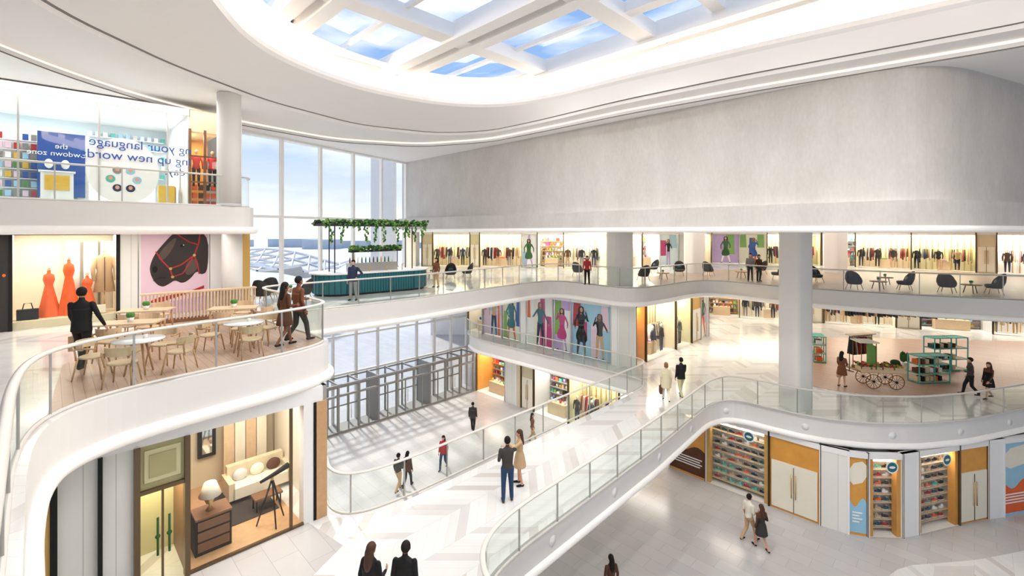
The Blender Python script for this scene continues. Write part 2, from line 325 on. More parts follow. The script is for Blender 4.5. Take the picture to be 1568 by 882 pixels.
# skylight: broad white ribs with panes between
sk=MB(); T=Matrix.Rotation(math.radians(45),4,'Z'); sk.T=T
a0,a1,b0,b1=.6,20.6,-11.8,18.2; na,nb=4,6
da=(a1-a0)/na; db=(b1-b0)/nb
for i in range(na+1):
    for o in (-.42,.42): sk.b2(a0+i*da+o-.24,a0+i*da+o+.24,b0,b1,18.7,19.35,'plaster')
    sk.b2(a0+i*da-.3,a0+i*da+.3,b0,b1,19.1,19.35,'plaster')
for j in range(nb+1): sk.b2(a0,a1,b0+j*db-.35,b0+j*db+.35,18.8,19.3,'plaster')
for i in range(na):
    for j in range(nb):
        x0,x1,y0,y1=a0+i*da,a0+(i+1)*da,b0+j*db,b0+(j+1)*db
        cw=T@Vector(((x0+x1)/2,(y0+y1)/2,0)); th=math.atan2(cw.y-CY,cw.x-CX); rr=np.interp(th,TH,rC); dd=math.hypot(cw.x-CX,cw.y-CY)
        if dd>rr+2.5 : sk.b2(x0,x1,y0,y1,19.2,19.3,'plaster'); continue
        xm=(x0+x1)/2; ym=(y0+y1)/2
        if y0>7: sk.b2(xm-.08,xm+.08,y0,y1,19.15,19.3,'plaster')
        else:
            sk.b2(xm-.22,xm+.22,y0,y1,18.95,19.3,'plaster'); sk.b2(x0,x1,ym-.2,ym+.2,18.98,19.3,'plaster')
            if (i+j)%2: sk.b2(x0,xm,y0,y0+.9,19.2,19.3,'plaster')
        sk.quad((x0,y0,19.31),(x1,y0,19.31),(x1,y1,19.31),(x0,y1,19.31),'window_glass')
sk.build('skylight',fixn=False)

# ------------------------------------------------------------------ perimeter walls
w=MB()  # south glazing: unseen, added behind the camera to let in daylight fill
for k in range(20): w.b2(-26+k*4-.1,-26+k*4+.1,-14.3,-14,0,16.75,'white')
for z in (.1,4,8.4,12.4,16.6): w.b2(-26,50,-14.3,-14,z-.15,z+.15,'white')
w.quad((-26,-14.1,0),(50,-14.1,0),(50,-14.1,16.7),(-26,-14.1,16.7),'window_glass'); w.build('fill_glazing_south',fixn=False)
w=MB(); w.b2(-26.3,-26,-14,22,0,16.75,'plaster'); w.build('wall_west')
w=MB(); w.b2(50,50.3,-14,54,0,16.75,'plaster'); w.build('wall_east')
w=MB(); w.b2(-9.5,50,54,54.3,0,16.75,'plaster'); w.build('wall_north')
def wallseg(name,p,q,z0,z1,mat,t=.2):
    p=Vector(p);q=Vector(q);d=q-p; mb=MB(); mb.box(((p.x+q.x)/2,(p.y+q.y)/2,(z0+z1)/2),(d.length,t,z1-z0),mat,math.atan2(d.y,d.x)); return mb.build(name)
wallseg('wall_window_return',(-7.55,32.2),(-9.3,46),L2,16.75,'white')
wallseg('wall_exterior_wing',(-8.4,33.2),(-11.2,37.0),L2,18,'lgrey')
wallseg('wall_hall_west',(-8.6,16.2),(-14,22.6),0,7.9,'white')
wallseg('wall_northwest',(-25.9,22.3),(-13.4,22.3),0,16.7,'plaster')
def frame(p0,p1,z0=0):
    p0=Vector(p0);p1=Vector(p1);d=(p1-p0); L=d.length; d.normalize(); n=Vector((-d.y,d.x))
    return Matrix(((d.x,n.x,0,p0.x),(d.y,n.y,0,p0.y),(0,0,1,z0),(0,0,0,1))),L
T_,L=frame((-12.7,21.2),(-7.3,31.7)); g=MB(); g.T=T_
for i in range(6): g.b2(L*i/5-.07,L*i/5+.07,-.1,.1,L2,16.75,'white')
for z in (L2+.06,12.75,16.7): g.b2(0,L,-.08,.08,z-.06,z+.06,'white')
g.quad((0,0,L2),(L,0,L2),(L,0,16.75),(0,0,16.75),'window_glass'); g.build('window_1',fixn=False)
T_,L=frame((-15.5,24.5),(-3.6,36.4)); g=MB(); g.T=T_
n=11
for i in range(n+1): g.b2(L*i/n-.07,L*i/n+.07,-.1,.1,0,7.9,'lgrey')
for z in (3.0,5.4,7.8): g.b2(0,L,-.08,.08,z-.06,z+.06,'lgrey')
g.quad((0,0,0),(L,0,0),(L,0,7.9),(0,0,7.9),'window_glass'); g.build('window_2',fixn=False)
T_,L=frame((-14,23.7),(-2.9,34.8)); g=MB(); g.T=T_
n=12
for i in range(n+1):
    g.b2(L*i/n-.06,L*i/n+.06,-.07,.07,0,2.9,'grey'); g.b2(L*i/n-.04,L*i/n+.04,0,1.5,2.84,2.94,'grey')
for z in (.08,2.25,2.86): g.b2(0,L,-.06,.06,z-.06,z+.06,'grey')
for i in range(n):
    x=L*(i+.5)/n; g.b2(x-.03,x+.03,-.04,.04,.1,2.2,'grey')
    if i%3==1:
        for s in (-.12,.12): g.tube([(x+s,-.1,.8),(x+s,-.1,1.6)],.02,'steel',6)
g.quad((0,0,0),(L,0,0),(L,0,2.9),(0,0,2.9),'shop_glass'); g.quad((0,0,2.92),(L,0,2.92),(L,1.5,2.92),(0,1.5,2.92),'window_glass')
g.b2(0,L,.1,1.5,0,.01,'grey')
for k in (3,6,9): g.b2(L*k/12-.05,L*k/12+.05,0,1.5,0,2.9,'grey')
for i in range(n+1): g.b2(L*i/n-.05,L*i/n+.05,1.42,1.52,0,2.9,'grey')
for z in (1.1,2.25,2.86): g.b2(0,L,1.43,1.5,z-.04,z+.04,'grey')
g.build('entrance_door_vestibule',fixn=False)
# exterior
x=MB(); x.box((-60,260,-.6),(900,700,.5),'outside_ground'); x.build('ground')
def gridshell():
    bm=bmesh.new(); nx,ny=10,8; vs={}
    for i in range(nx):
        for j in range(ny):
            X=-46+i*2.3+1.15*(j%2); Y=50+j*3.0
            z=6.6+2.4*abs(math.sin(X*.14+.6))+.9*math.cos(Y*.25)
            vs[i,j]=bm.verts.new((X,Y,z))
    for i in range(nx-1):
        for j in range(ny-1):
            if j%2==0: t=[(i,j),(i+1,j),(i,j+1)],[(i+1,j),(i+1,j+1),(i,j+1)]
            else: t=[(i,j),(i+1,j+1),(i,j+1)],[(i,j),(i+1,j),(i+1,j+1)]
            for q in t: bm.faces.new([vs[k] for k in q])
    for nm,mt in (('lattice_roof','white'),('lattice_roof_skin','lgrey')):
        me=bpy.data.meshes.new(nm); bm.to_mesh(me); me.materials.append(MATS[mt])
        o=bpy.data.objects.new(nm,me); COL.objects.link(o)
        if mt=='white': md=o.modifiers.new('w','WIREFRAME'); md.thickness=.22; par=o
        else: o.parent=par; o.location.z=-.12
    bm.free()
gridshell()
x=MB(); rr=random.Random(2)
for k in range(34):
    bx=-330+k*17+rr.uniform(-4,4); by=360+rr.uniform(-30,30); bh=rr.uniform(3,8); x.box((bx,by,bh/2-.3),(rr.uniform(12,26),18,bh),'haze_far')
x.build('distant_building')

# ------------------------------------------------------------------ columns
def column(px,py,z0,z1,r,sq=False):
    mb=MB()
    if sq:
        P=[]
        for k in range(32):
            a=2*math.pi*k/32; c_,s_=math.cos(a),math.sin(a); q=(abs(c_)**6+abs(s_)**6)**(-1/6); P.append((c_*q*r,s_*q*r))
        vs=[(x,y,z) for z in (z0,z1) for x,y in P]; mb.add(vs,[(i,(i+1)%32,32+(i+1)%32,32+i) for i in range(32)],'fascia',True)
    else: mb.tube([(0,0,z0),(0,0,z1)],r,'fascia',32); mb.tube([(0,0,z0),(0,0,z0+.12)],r*1.04,'lgrey',32)
    return mb.build('column',(px,py,0),math.radians(20) if sq else 0)
column(-10.25,16.75,L3,16.97,.38); column(-10.9,18.0,L2,11.95,.36)
column(12.35,20.15,L1,12.0,.5,True); column(6.3,27.0,L2,12,.6,True); column(13.8,35,L2,12,.6,True); column(24.5,35,L2,12,.6,True)

# ------------------------------------------------------------------ storefronts
def mannequin(mb,u,w,z,h=1.75,top='black',bot='black',skin='cream'):
    s=h/1.75
    mb.loft([(u,w,z+a*s,b*s,c*s) for a,b,c in ((.82,.13,.1),(.93,.16,.11),(1.08,.125,.09),(1.3,.17,.11),(1.42,.15,.09),(1.48,.05,.05))],top,10)
    mb.ell((u,w,z+1.63*s),(.075*s,.09*s,.11*s),skin,8,6)
    for q in (-1,1):
        mb.tube([(u+q*.09*s,w,z+.88*s),(u+q*.1*s,w,z+.48*s),(u+q*.1*s,w,z+.03)],[.085*s,.06*s,.04*s],bot,8)
        mb.tube([(u+q*.19*s,w,z+1.4*s),(u+q*.25*s,w,z+1.12*s),(u+q*.24*s,w-.05,z+.85*s)],[.05*s,.045*s,.03*s],top,8)
def figure2d(mb,u,z,h,w,cols,rng,flip=1):
    sk=rng.choice(['skin1','skin2','skin3','skin1']); t,bt,hr=cols
    Q=lambda a,b: (u+flip*a*h,z+b*h)
    st=rng.uniform(.02,.12)
    mb.stroke([Q(-.04,.52),Q(-.05-st*.3,.28),Q(-.05-st,.03)],[.10*h,.075*h,.045*h],w-.004,bt); mb.stroke([Q(.04,.52),Q(.06+st*.2,.28),Q(.04+st,.03)],[.10*h,.075*h,.045*h],w-.0045,bt)
    for s in (-1,1): mb.poly([Q(s*(.045+st)-.02,.03),Q(s*(.045+st)+.06,.0),Q(s*(.045+st)-.03,.0)],w-.005,'black')
    if rng.random()<.45: mb.poly([Q(-.09,.55),Q(.09,.55),Q(.17,.28),Q(0,.25),Q(-.16,.3)],w-.006,t,2)
    a1,a2=rng.uniform(.0,.12),rng.uniform(-.1,.12)
    mb.stroke([Q(-.09,.80),Q(-.15-a1*.5,.66),Q(-.13-a1,.52+a2)],[.05*h,.042*h,.03*h],w-.007,t); mb.ngon(*Q(-.13-a1,.52+a2),.02*h,.022*h,w-.008,sk,10)
    up=rng.random()<.4
    e=Q(.17,.70 if up else .66); hd=Q(.10,.90) if up else Q(.15+a2,.50)
    mb.stroke([Q(.09,.80),e,hd],[.05*h,.042*h,.03*h],w-.007,t); mb.ngon(*hd,.02*h,.022*h,w-.008,sk,10)
    mb.poly([Q(-.085,.50),Q(.085,.50),Q(.065,.62),Q(.10,.76),Q(.095,.83),Q(.03,.86),Q(-.03,.86),Q(-.095,.83),Q(-.10,.76),Q(-.065,.62)],w-.009,t,1)
    mb.stroke([Q(0,.83),Q(0,.89)],.04*h,w-.010,sk)
    mb.poly([Q(-.055,.99),Q(.05,1.0),Q(.075,.93),Q(.07,.82),Q(.0,.86),Q(-.075,.82),Q(-.075,.93)],w-.011,hr,2)
    mb.ngon(*Q(.005,.922),.036*h,.05*h,w-.013,sk)
PC=['pink','lilac','sky','cream','white','orange','magenta','yellow','blue','green_l','red','teal_l']
def bay(mb,u0,u1,z0,z1,style,rng,c='cream',c2='gold'):
    W_=u1-u0; zt=z1-.22; D=1.5 if style=='fashion' else 2.0; uc=(u0+u1)/2
    for u in (u0,u1): mb.b2(u-.035,u+.035,-.03,.1,z0,z1,'bronze' if style not in('panel','poster','graphic') else 'white')
    mb.b2(u0,u1,-.02,.14,zt,z1,'white')
    if style=='panel': mb.b2(u0,u1,0,.2,z0,z1,c); return
    if style=='graphic':
        mb.b2(u0+.04,u1-.04,.05,.2,z0,zt,c); h=zt-z0
        n_=10; mb.poly([(u0+.04,z0+.1),(u1-.04,z0+.1)]+[(u1-.04-(W_-.08)*k/n_,z0+h*(.42+.06*math.sin(k*.7+u0))) for k in range(n_+1)],.046,c2)
        mb.poly([(u0+.04,z0+h*.62),(u1-.04,z0+h*.70),(u1-.04,z0+h*.97),(u0+.04,z0+h*.9)],.044,'cream',1)
        for k in range(4): mb.b2(u0+.15,u1-.2-.1*(k%2),.03,.045,z0+h*.28-k*.12,z0+h*.28-k*.12+.05,'white')
        return
    if style=='gold':
        mb.b2(u0,u1,.05,.25,z0,zt,c2)
        mb.b2(u0+.1,u1-.1,.0,.05,z0+.1,z0+(zt-z0)*.68,c); mb.tube([(uc-.08,-.05,z0+.7),(uc-.08,-.05,z0+1.7)],.02,'brass',6); mb.tube([(uc+.08,-.05,z0+.7),(uc+.08,-.05,z0+1.7)],.02,'brass',6); mb.b2(uc-.01,uc+.01,-.02,.0,z0+.1,z0+2,'bronze')
        return
    if style=='poster':
        mb.b2(u0+.05,u1-.05,.12,.3,z0+.1,zt-.03,c)
        h=zt-z0-.2
        nb_=rng.choice((2,3,4)); x_=u0+.08
        for i in range(nb_):
            wd=(W_-.16)/nb_*rng.uniform(.5,1.0); za=z0+.13+rng.choice((0,.3,.55))*h; zb=min(zt-.05,za+rng.uniform(.35,1)*h)
            mb.poly([(x_,za),(x_+wd,za),(x_+wd+rng.uniform(-.1,0),zb),(x_+rng.uniform(0,.08),zb)],.119,rng.choice(PC)); x_+=(W_-.16)/nb_
        k=max(1,int(W_/1.25))
        for i in range(k):
            hh=h*rng.uniform(.85,.97)
            figure2d(mb,u0+(i+.5)*W_/k+rng.uniform(-.15,.15),z0+.12,hh,.113-.001*i,(rng.choice(['black','magenta','orange','white','red','blue','green_d','yellow','teal','tan']),rng.choice(['black','navy','orange','white','lilac','tan']),rng.choice(['hair_d','hair_b','hair_l'])),rng,rng.choice((-1,1)))
        mb.quad((u0,.03,z0),(u1,.03,z0),(u1,.03,zt),(u0,.03,zt),'shop_glass')
        return
    mb.quad((u0,D,z0),(u1,D,z0),(u1,D,zt),(u0,D,zt),c); mb.quad((u0,0,z0+.015),(u1,0,z0+.015),(u1,D,z0+.015),(u0,D,z0+.015),'marble')
    mb.quad((u0,0,zt),(u1,0,zt),(u1,D,zt),(u0,D,zt),'white')
    for u in (u0+.01,u1-.01): mb.quad((u,.1,z0),(u,D,z0),(u,D,zt),(u,.1,zt),c)
    mb.quad((u0,.03,z0),(u1,.03,z0),(u1,.03,zt),(u0,.03,zt),'shop_glass')
    H=zt-z0
    if style=='fashion':
        k=int(W_/.35)
        for i in range(k+1): mb.b2(u0+i*W_/max(k,1)-.02,u0+i*W_/max(k,1)+.02,D-.06,D-.01,z0,zt,'brass')
        for s in range(2):
            a=u0+.25+s*W_/2; b_=a+W_/2-.5
            if b_-a<.4: continue
            mb.tube([(a,D-.5,z0+1.75),(b_,D-.5,z0+1.75)],.02,'brass',6)
            x_=a+.05
            while x_<b_:
                q=rng.choice(['black','navy','cream','tan','brown','white','red','grey','olive','beige']); L_=rng.uniform(.7,1.15)
                mb.box((x_,D-.5,z0+1.7-L_/2),(.07,.42,L_),q,0,.55); x_+=.1
        for i in range(max(1,int(W_/1.1))):
            mannequin(mb,u0+.4+i*1.1+rng.uniform(-.15,.15),.4,z0+.1,1.75,rng.choice(['black','navy','black','brown','tan','dark']),rng.choice(['black','tan','navy','grey']))
        mb.b2(uc-.4,uc+.4,.6,.9,z0,z0+.75,'wood_l'); mb.box((uc,.75,z0+.8),(.4,.25,.1),rng.choice(PC))
        mb.b2(u0+.1,u1-.1,.4,.5,zt-.1,zt-.05,'lamp')
    elif style=='shelves':
        n=int(H/.42)
        for i in range(n):
            z=z0+.15+i*.42; mb.b2(u0+.1,u1-.1,D-.45,D-.05,z,z+.03,c2); x_=u0+.2
            while x_<u1-.3:
                wd=rng.uniform(.1,.28); hh=rng.uniform(.12,.33)
                if rng.random()<.5: mb.box((x_+wd/2,D-.25,z+.03+hh/2),(wd,.2,hh),rng.choice(PC+['brown','tan','black']))
                else: mb.loft([(x_+wd/2,D-.25,z+.03,wd*.3,wd*.3),(x_+wd/2,D-.25,z+.03+hh*.6,wd*.45,wd*.45),(x_+wd/2,D-.25,z+.03+hh,wd*.15,wd*.15)],rng.choice(PC+['brown','tan']),8)
                x_+=wd+.08
        mb.b2(uc-W_*.25,uc+W_*.25,.6,1.1,z0,z0+.8,'wood_l')
        for i in range(4): mb.ell((uc-W_*.2+i*W_*.13,.85,z0+.9),(.08,.08,.12),rng.choice(PC),8,6)
        mb.b2(u0+.1,u1-.1,.4,.5,zt-.1,zt-.05,'lamp')
    elif style=='optic':
        mb.b2(u0+.05,u1-.05,.6,.66,z0+.1,zt-.1,'eyew'); n=int((H-.1)/.33)
        for i in range(n):
            z=z0+.22+i*.33; mb.b2(u0+.1,u1-.1,.3,.6,z-.02,z,'wood_l'); k=max(3,int((W_-.4)/.32))
            for j in range(k):
                u=u0+.22+(j+.5)*(W_-.44)/k; q=rng.choice(['black','brown','white','grey','teal_d','teal_l','navy','red','tan','orange','dark']); sg=rng.choice((-1,1))
                mb.ell((u,.42,z+.02),(.15,.06,.02),'white',10,4); mb.ell((u,.42,z+.06),(.145,.055,.05),q,10,6); mb.ell((u-sg*.055,.42,z+.10),(.07,.052,.075),q,8,6); mb.ell((u-sg*.055,.42,z+.165),(.045,.033,.02),'lgrey',8,4)
        mb.ngon(uc+W_*.2,zt-.32,.24,.24,.02,'white',24); mb.ngon(uc+W_*.2,zt-.32,.19,.19,.015,'teal',24); mb.ngon(uc+W_*.2,zt-.32,.12,.05,.01,'white',16)
        mb.b2(u0+.03,u0+.2,.04,.3,z0,zt,c2); mb.b2(u1-.2,u1-.03,.04,.3,z0,zt,c2)
        mb.b2(u0+.1,u1-.1,.2,.26,zt-.08,zt-.04,'lamp')
def facade(name,p0,p1,z0,z1,bays,seed=1,light=0):
    rng=random.Random(seed); T_,L=frame(p0,p1); mb=MB(); mb.T=T_; tot=sum(b[1] for b in bays); u=0
    for b_ in bays:
        wd=L*b_[1]/tot; bay(mb,u,u+wd,z0,z1,b_[0],rng,*(b_[2:])); u+=wd
    o=mb.build(name,fixn=False)
    if light: area('shop_light',T_@Vector((L/2,.35 if name=='shoe_store' else .9,z1-.27)),L*.9,.3 if name=='shoe_store' else .5,light*L*.75,(1,.94,.86),math.atan2(T_[1][0],T_[0][0]))
    return o
def area(name,loc,sx,sy,e,col=(1,1,1),rz=0):
    l=bpy.data.lights.new(name,'AREA'); l.shape='RECTANGLE'; l.size=sx; l.size_y=sy; l.energy=e; l.color=col
    o=bpy.data.objects.new(name,l); COL.objects.link(o); o.location=loc; o.rotation_euler=(0,0,rz); return o
def UL(c,px): r=(px-784)/708; y=c/(1-r); return (r*y,y)

# --- upper floor left shops (clothing display + horse picture)
p0=(-18.2,11.8); T_,L=frame(p0,UL(30,362)); mb=MB(); mb.T=T_
def su(px,c=30,o=p0): q=UL(c,px); return math.hypot(q[0]-o[0],q[1]-o[1])
za,zb=L2,11.95
rng=random.Random(3)
mb.b2(0,su(16),0,.3,za,zb,'dark'); mb.ngon(su(6),za+1.75,.04,.05,-.01,'orange',12)
u0,u1=su(16),su(181); 
mb.b2(u0,u1,2.0,2.1,za,zb,'cream'); mb.b2(u0,u1,.1,2,za,za+.25,'beige'); mb.quad((u0,.03,za),(u1,.03,za),(u1,.03,zb),(u0,.03,zb),'shop_glass')
mb.b2(u1-.05,u1+.05,-.03,.12,za,zb,'black'); mb.b2(u0-.04,u0+.04,-.03,.12,za,zb,'black'); mb.b2(u0,u1,-.03,.03,zb-.06,zb,'dark'); mb.b2(u1-.02,u1,.1,2,za,zb,'cream'); mb.b2(u0,u0+.02,.1,2,za,zb,'cream')
for uu,hh,q in ((.33,1.55,'orange'),(.52,1.9,'orange'),(.70,1.3,'orange')):
    u=u0+(u1-u0)*uu; n=28; prof=((.25,.30),(.25+hh*.3,.21),(.25+hh*.55,.14),(.25+hh*.68,.10),(.25+hh*.8,.15),(.25+hh*.9,.13),(.25+hh*.94,.05),(.25+hh,.045))
    vs=[];fs=[]
    for zz,rr_ in prof:
        for k in range(n):
            a=2*math.pi*k/n; f=1+.12*math.cos(7*a)*max(0,(.25+hh*.6-zz)); vs.append((u+rr_*f*math.cos(a),.8+rr_*f*math.sin(a)*.8,za+zz))
    for i in range(len(prof)-1):
        for k in range(n): fs.append((i*n+k,i*n+(k+1)%n,(i+1)*n+(k+1)%n,(i+1)*n+k))
    mb.add(vs,fs,q,True); mb.ell((u,.8,za+.25+hh+.1),(.06,.07,.1),'cream',8,6); mb.tube([(u+.6,1.8,za+.25),(u+.6,1.8,zb-.3)],.2,'white',16)
for uu,q in ((.88,'tan'),):
    u=u0+(u1-u0)*uu; mb.loft([(u,.9,za+.95,.30,.16),(u,.9,za+1.7,.21,.12),(u,.9,za+2.15,.26,.13),(u,.9,za+2.32,.07,.06)],q,14); mb.tube([(u,.9,za+.2),(u,.9,za+1.0)],.02,'brass',6); mb.ell((u,.9,za+2.47),(.08,.09,.12),'cream',8,6); mb.tube([(u,.75,za+1.0),(u,.77,za+2.2)],.012,'brown',6)
    for s in (-1,1): mb.tube([(u+s*.23,.9,za+2.18),(u+s*.31,.87,za+1.75),(u+s*.28,.8,za+1.35)],[.08,.07,.05],q,8)
u=u0+(u1-u0)*.14; mb.box((u,.5,za+.43),(.5,.25,.32),'black'); mb.tube([(u-.12,.5,za+.58),(u-.08,.5,za+.78),(u+.08,.5,za+.78),(u+.12,.5,za+.58)],.015,'black',6)
mb.box((u+1.7,.5,za+.4),(.4,.3,.26),'cream')
mb.b2(su(183),su(211),0,.25,za,zb,'cream_panels')
h0,h1=su(213),su(321); mb.b2(h0,h1,.05,.25,za,zb,'white'); mb.b2(h0+.06,h1-.06,.03,.05,za+.15,zb,'pink')
HW=h1-h0; HH=zb-za
hp=lambda x,y:(h0+(x-213)/108*HW, za+(470-y)/108*HH)
mb.poly([hp(*q) for q in ((228,404),(229,415),(236,427),(247,433),(257,429),(266,424),(277,430),(290,424),(300,413),(308,420),(319,414),(319,358),(272,358),(262,363),(250,374),(236,388))],.024,'horse',2)
mb.poly([hp(*q) for q in ((238,392),(256,374),(270,366),(262,384),(246,400))],.021,'horse_l',2)
mb.poly([hp(*q) for q in ((284,400),(300,396),(304,408),(290,420),(280,416))],.021,'horse_l',2)
mb.stroke([hp(*q) for q in ((237,386),(246,398),(258,409),(262,420))],.045,.016,'red'); mb.stroke([hp(*q) for q in ((258,409),(276,404),(296,392),(303,376),(306,358))],.05,.0155,'red')
mb.stroke([hp(*q) for q in ((296,392),(302,408),(304,418))],.045,.015,'red'); mb.stroke([hp(*q) for q in ((262,420),(278,416),(296,392))],.035,.0145,'red'); mb.stroke([hp(*q) for q in ((270,364),(288,374),(303,378))],.045,.014,'red')
for q in ((259,409),(296,392),(262,420)): mb.ngon(*hp(*q),.05,.05,.010,'brass')
mb.ngon(*hp(277,379),.07,.05,.012,'black'); mb.ngon(*hp(279,378),.02,.02,.011,'white'); mb.poly([hp(*q) for q in ((231,406),(238,404),(240,411),(234,415))],.012,'black',2)
mb.stroke([hp(*q) for q in ((233,424),(244,420),(252,421))],.02,.013,'black')
mb.poly([hp(*q) for q in ((216,455),(318,448),(318,468),(216,468))],.018,'lilac'); mb.poly([hp(*q) for q in ((222,452),(240,446),(290,440),(312,434),(312,438),(245,452))],.015,'red')
mb.b2(su(322),su(340),0,.3,za,zb,'white'); mb.b2(su(340),L+.4,.2,.5,za,zb,'cream_panels'); mb.b2(L+.1,L+.5,0,.9,za,zb,'gold')
mb.build('clothing_boutique',fixn=False)
area('shop_light',T_@Vector(((u0+u1)/2,.8,zb-.05)),4,1,70,(1,.92,.8),math.radians(45))
# --- top gallery shops
mb=MB(); mb.T=T_; za,zb=L3,16.45
u0,u1=0,su(290); D=4.5
mb.quad((u0,D,za),(u1,D,za),(u1,D,zb),(u0,D,zb),'ice'); mb.b2(u0,u1,0,D,zb,zb+.25,'white'); mb.b2(u0,u1,.1,D,za,za+.01,'ice'); mb.b2(u1-.04,u1+.04,.1,D,za,zb,'white'); mb.b2(0,.1,0,D,za,zb,'white')
mb.quad((u0,.03,za),(u1,.03,za),(u1,.03,zb),(u0,.03,zb),'shop_glass')
mb.b2(su(56),su(133),1.0,1.1,za+.3,zb-1.05,'blue')
for k in range(5): mb.b2(u0+k*1.9,u0+k*1.9+.05,-.02,.06,za,zb,'steel')
sx0=su(-15)
for r_ in range(7):
    for q in range(11):
        mb.box((sx0+.1+q*.2,1.6,za+.4+r_*.32),(.14,.12,.2),rng.choice(['white','red','sky','green','yellow','grey','blue','pink']))
    mb.b2(sx0,sx0+2.3,1.5,1.75,za+.25+r_*.32,za+.27+r_*.32,'white')
mb.b2(sx0,sx0+2.3,1.8,1.85,za,za+2.6,'white')
mb.box((su(88),.8,za+.55),(.8,.4,1.1),'white'); mb.box((su(88),.58,za+.75),(.6,.02,.5),'yellow'); mb.box((su(88),.8,za+1.13),(.9,.5,.05),'white')
for s in (-.2,.2): mb.ell((su(88)+s,.8,za+1.4),(.11,.1,.16),'white',10,8)
uc=su(190); mb.ngon(uc,za+1.25,1.0,1.15,.02,'white',40)
for k in range(6):
    a=2*math.pi*k/6; mb.ngon(uc+.36*math.cos(a),za+.95+.36*math.sin(a),.13,.13,.01,rng.choice(['sky','grey','navy','teal_l']),16); mb.ngon(uc+.36*math.cos(a),za+.97+.36*math.sin(a),.06,.07,.006,'skin1',12)
for k in range(4): mb.box((su(268)+k*.05-.1,1.2+k*.2,za+.45),(.5,.25,.9),'yellow' if k<2 else 'wood')
mb.b2(uc-1.2,uc+1.4,D-.5,D-.1,za,za+1.3,'white')
for k in range(8): mb.ell((uc-1+k*.3,D-.3,za+1.42),(.08,.08,.12),rng.choice(PC),8,6)
for r_ in range(5):
    mb.b2(su(140),su(280),D-.35,D-.05,za+1.4+r_*.4,za+1.42+r_*.4,'white')
    for q in range(16): mb.box((su(140)+.15+q*.24,D-.2,za+1.52+r_*.4),(.14,.1,.18),rng.choice(['sky','white','ice','teal_l','lgrey']))
for k in range(5): mb.tube([(1+k*1.3,1.8,zb),(1+k*1.3,1.8,zb-.12)],.1,'lamp',12)
u0,u1=su(291),su(336)
mb.quad((u0,2,za),(u1,2,za),(u1,2,zb),(u0,2,zb),'amber'); mb.b2(u0,u1,0,2,zb-.6,zb+.25,'beige'); mb.quad((u0,.03,za),(u1,.03,za),(u1,.03,zb-.6),(u0,.03,zb-.6),'shop_glass')
for u in (u0,(u0+u1)/2,u1): mb.b2(u-.04,u+.04,-.02,.08,za,zb-.5,'wood_d')
for z in (1.0,2.0): mb.b2(u0,u1,-.02,.08,za+z,za+z+.05,'wood_d')
for k in range(2): mannequin(mb,u0+.35+k*.55,.8,za+.9,1.5,'red','black','skin3')
for r_ in range(3):
    for q in range(5): mb.box((u0+.15+q*.22,1.2,za+.25+r_*.33),(.15,.15,.22),rng.choice(['red','brown','orange','black']))
mb.b2(u1+.04,L+.2,0,.5,za,zb+.25,'white')
shop=mb.build('stationery_store',fixn=False)
def text(body,u,w,z,size,mat,T_):
    cu=bpy.data.curves.new('lettering','FONT'); cu.body=body; cu.size=size; cu.align_x='CENTER'; cu.materials.append(MATS[mat])
    o=bpy.data.objects.new('lettering',cu); COL.objects.link(o); o.parent=shop
    o.matrix_world=T_@Matrix.Translation((u,w,z))@Matrix.Rotation(math.radians(90),4,'X')@Matrix.Diagonal((-1,1,1,1))
text('ng your language',su(219),-.03,L3+2.05,.43,'blue',T_); text('ing up new words',su(213),-.03,L3+1.62,.43,'blue',T_); text('day.',su(268),-.03,L3+1.22,.4,'blue',T_)
text('the\nshowdown zone',su(95),.95,L3+1.95,.25,'white',T_)
area('shop_light',T_@Vector((4.5,2,zb-.1)),8,2,170,(.97,.98,1),math.radians(45)); area('shop_light',T_@Vector(((u0+u1)/2,.8,zb-.65)),1,.8,30,(1,.8,.55),math.radians(45))

# --- left mezzanine furniture showroom
p1=(-10.6,6.8); c1=17.4; T_,L=frame(p1,UL(c1,500)); mb=MB(); mb.T=T_; s1=lambda px: su(px,c1,p1)
za,zb=L1,7.75; zh=7.5
D=4.0
mb.b2(0,L,0,.2,zh,L2-1.0,'white'); mb.b2(0,s1(82),0,.3,za,zh,'gold')
mb.b2(s1(82),s1(155),.1,.3,za,zh,'cream_panels'); mb.b2(s1(82)-.05,s1(82)+.05,-.05,.3,za,zh,'black'); mb.b2(s1(150),s1(157),-.05,.3,za,zh,'black'); mb.b2(s1(82)+.05,s1(88),-.02,.1,za,zh,'black')
mb.b2(s1(158),s1(209),.1,.3,za,zh,'cream_panels')
a,b_=s1(210),s1(287)
mb.b2(a,b_,.05,.2,za+2.15,zh,'olive'); mb.b2(a+.12,b_-.12,.02,.05,za+2.3,zh-.12,'khaki'); mb.b2(a+.2,b_-.2,.0,.03,za+2.4,zh-.22,'olive')
for u in (a,b_): mb.b2(u-.05,u+.05,-.05,.15,za,zh,'bronze')
mb.b2(a,b_,-.02,.1,za+2.08,za+2.16,'bronze'); mb.quad((a,.05,za),(b_,.05,za),(b_,.05,za+2.1),(a,.05,za+2.1),'shop_glass'); mb.b2((a+b_)/2-.02,(a+b_)/2+.02,.02,.08,za,za+2.1,'bronze')
for s in (-.1,.1):
    u=(a+b_)/2+s; mb.tube([(u,-.08,za+.75),(u,-.08,za+1.55)],.022,'green_d',8); mb.ell((u,-.08,za+1.15),(.05,.03,.05),'green_d',8,6)
mb.quad((a,1.5,za),(b_,1.5,za),(b_,1.5,za+2.1),(a,1.5,za+2.1),'khaki')
mb.b2(a,a+.02,.1,1.5,za,za+2.1,'khaki'); mb.b2(b_-.02,b_,.1,D,za,zh,'wood_d')
g0,g1=s1(290),s1(465)
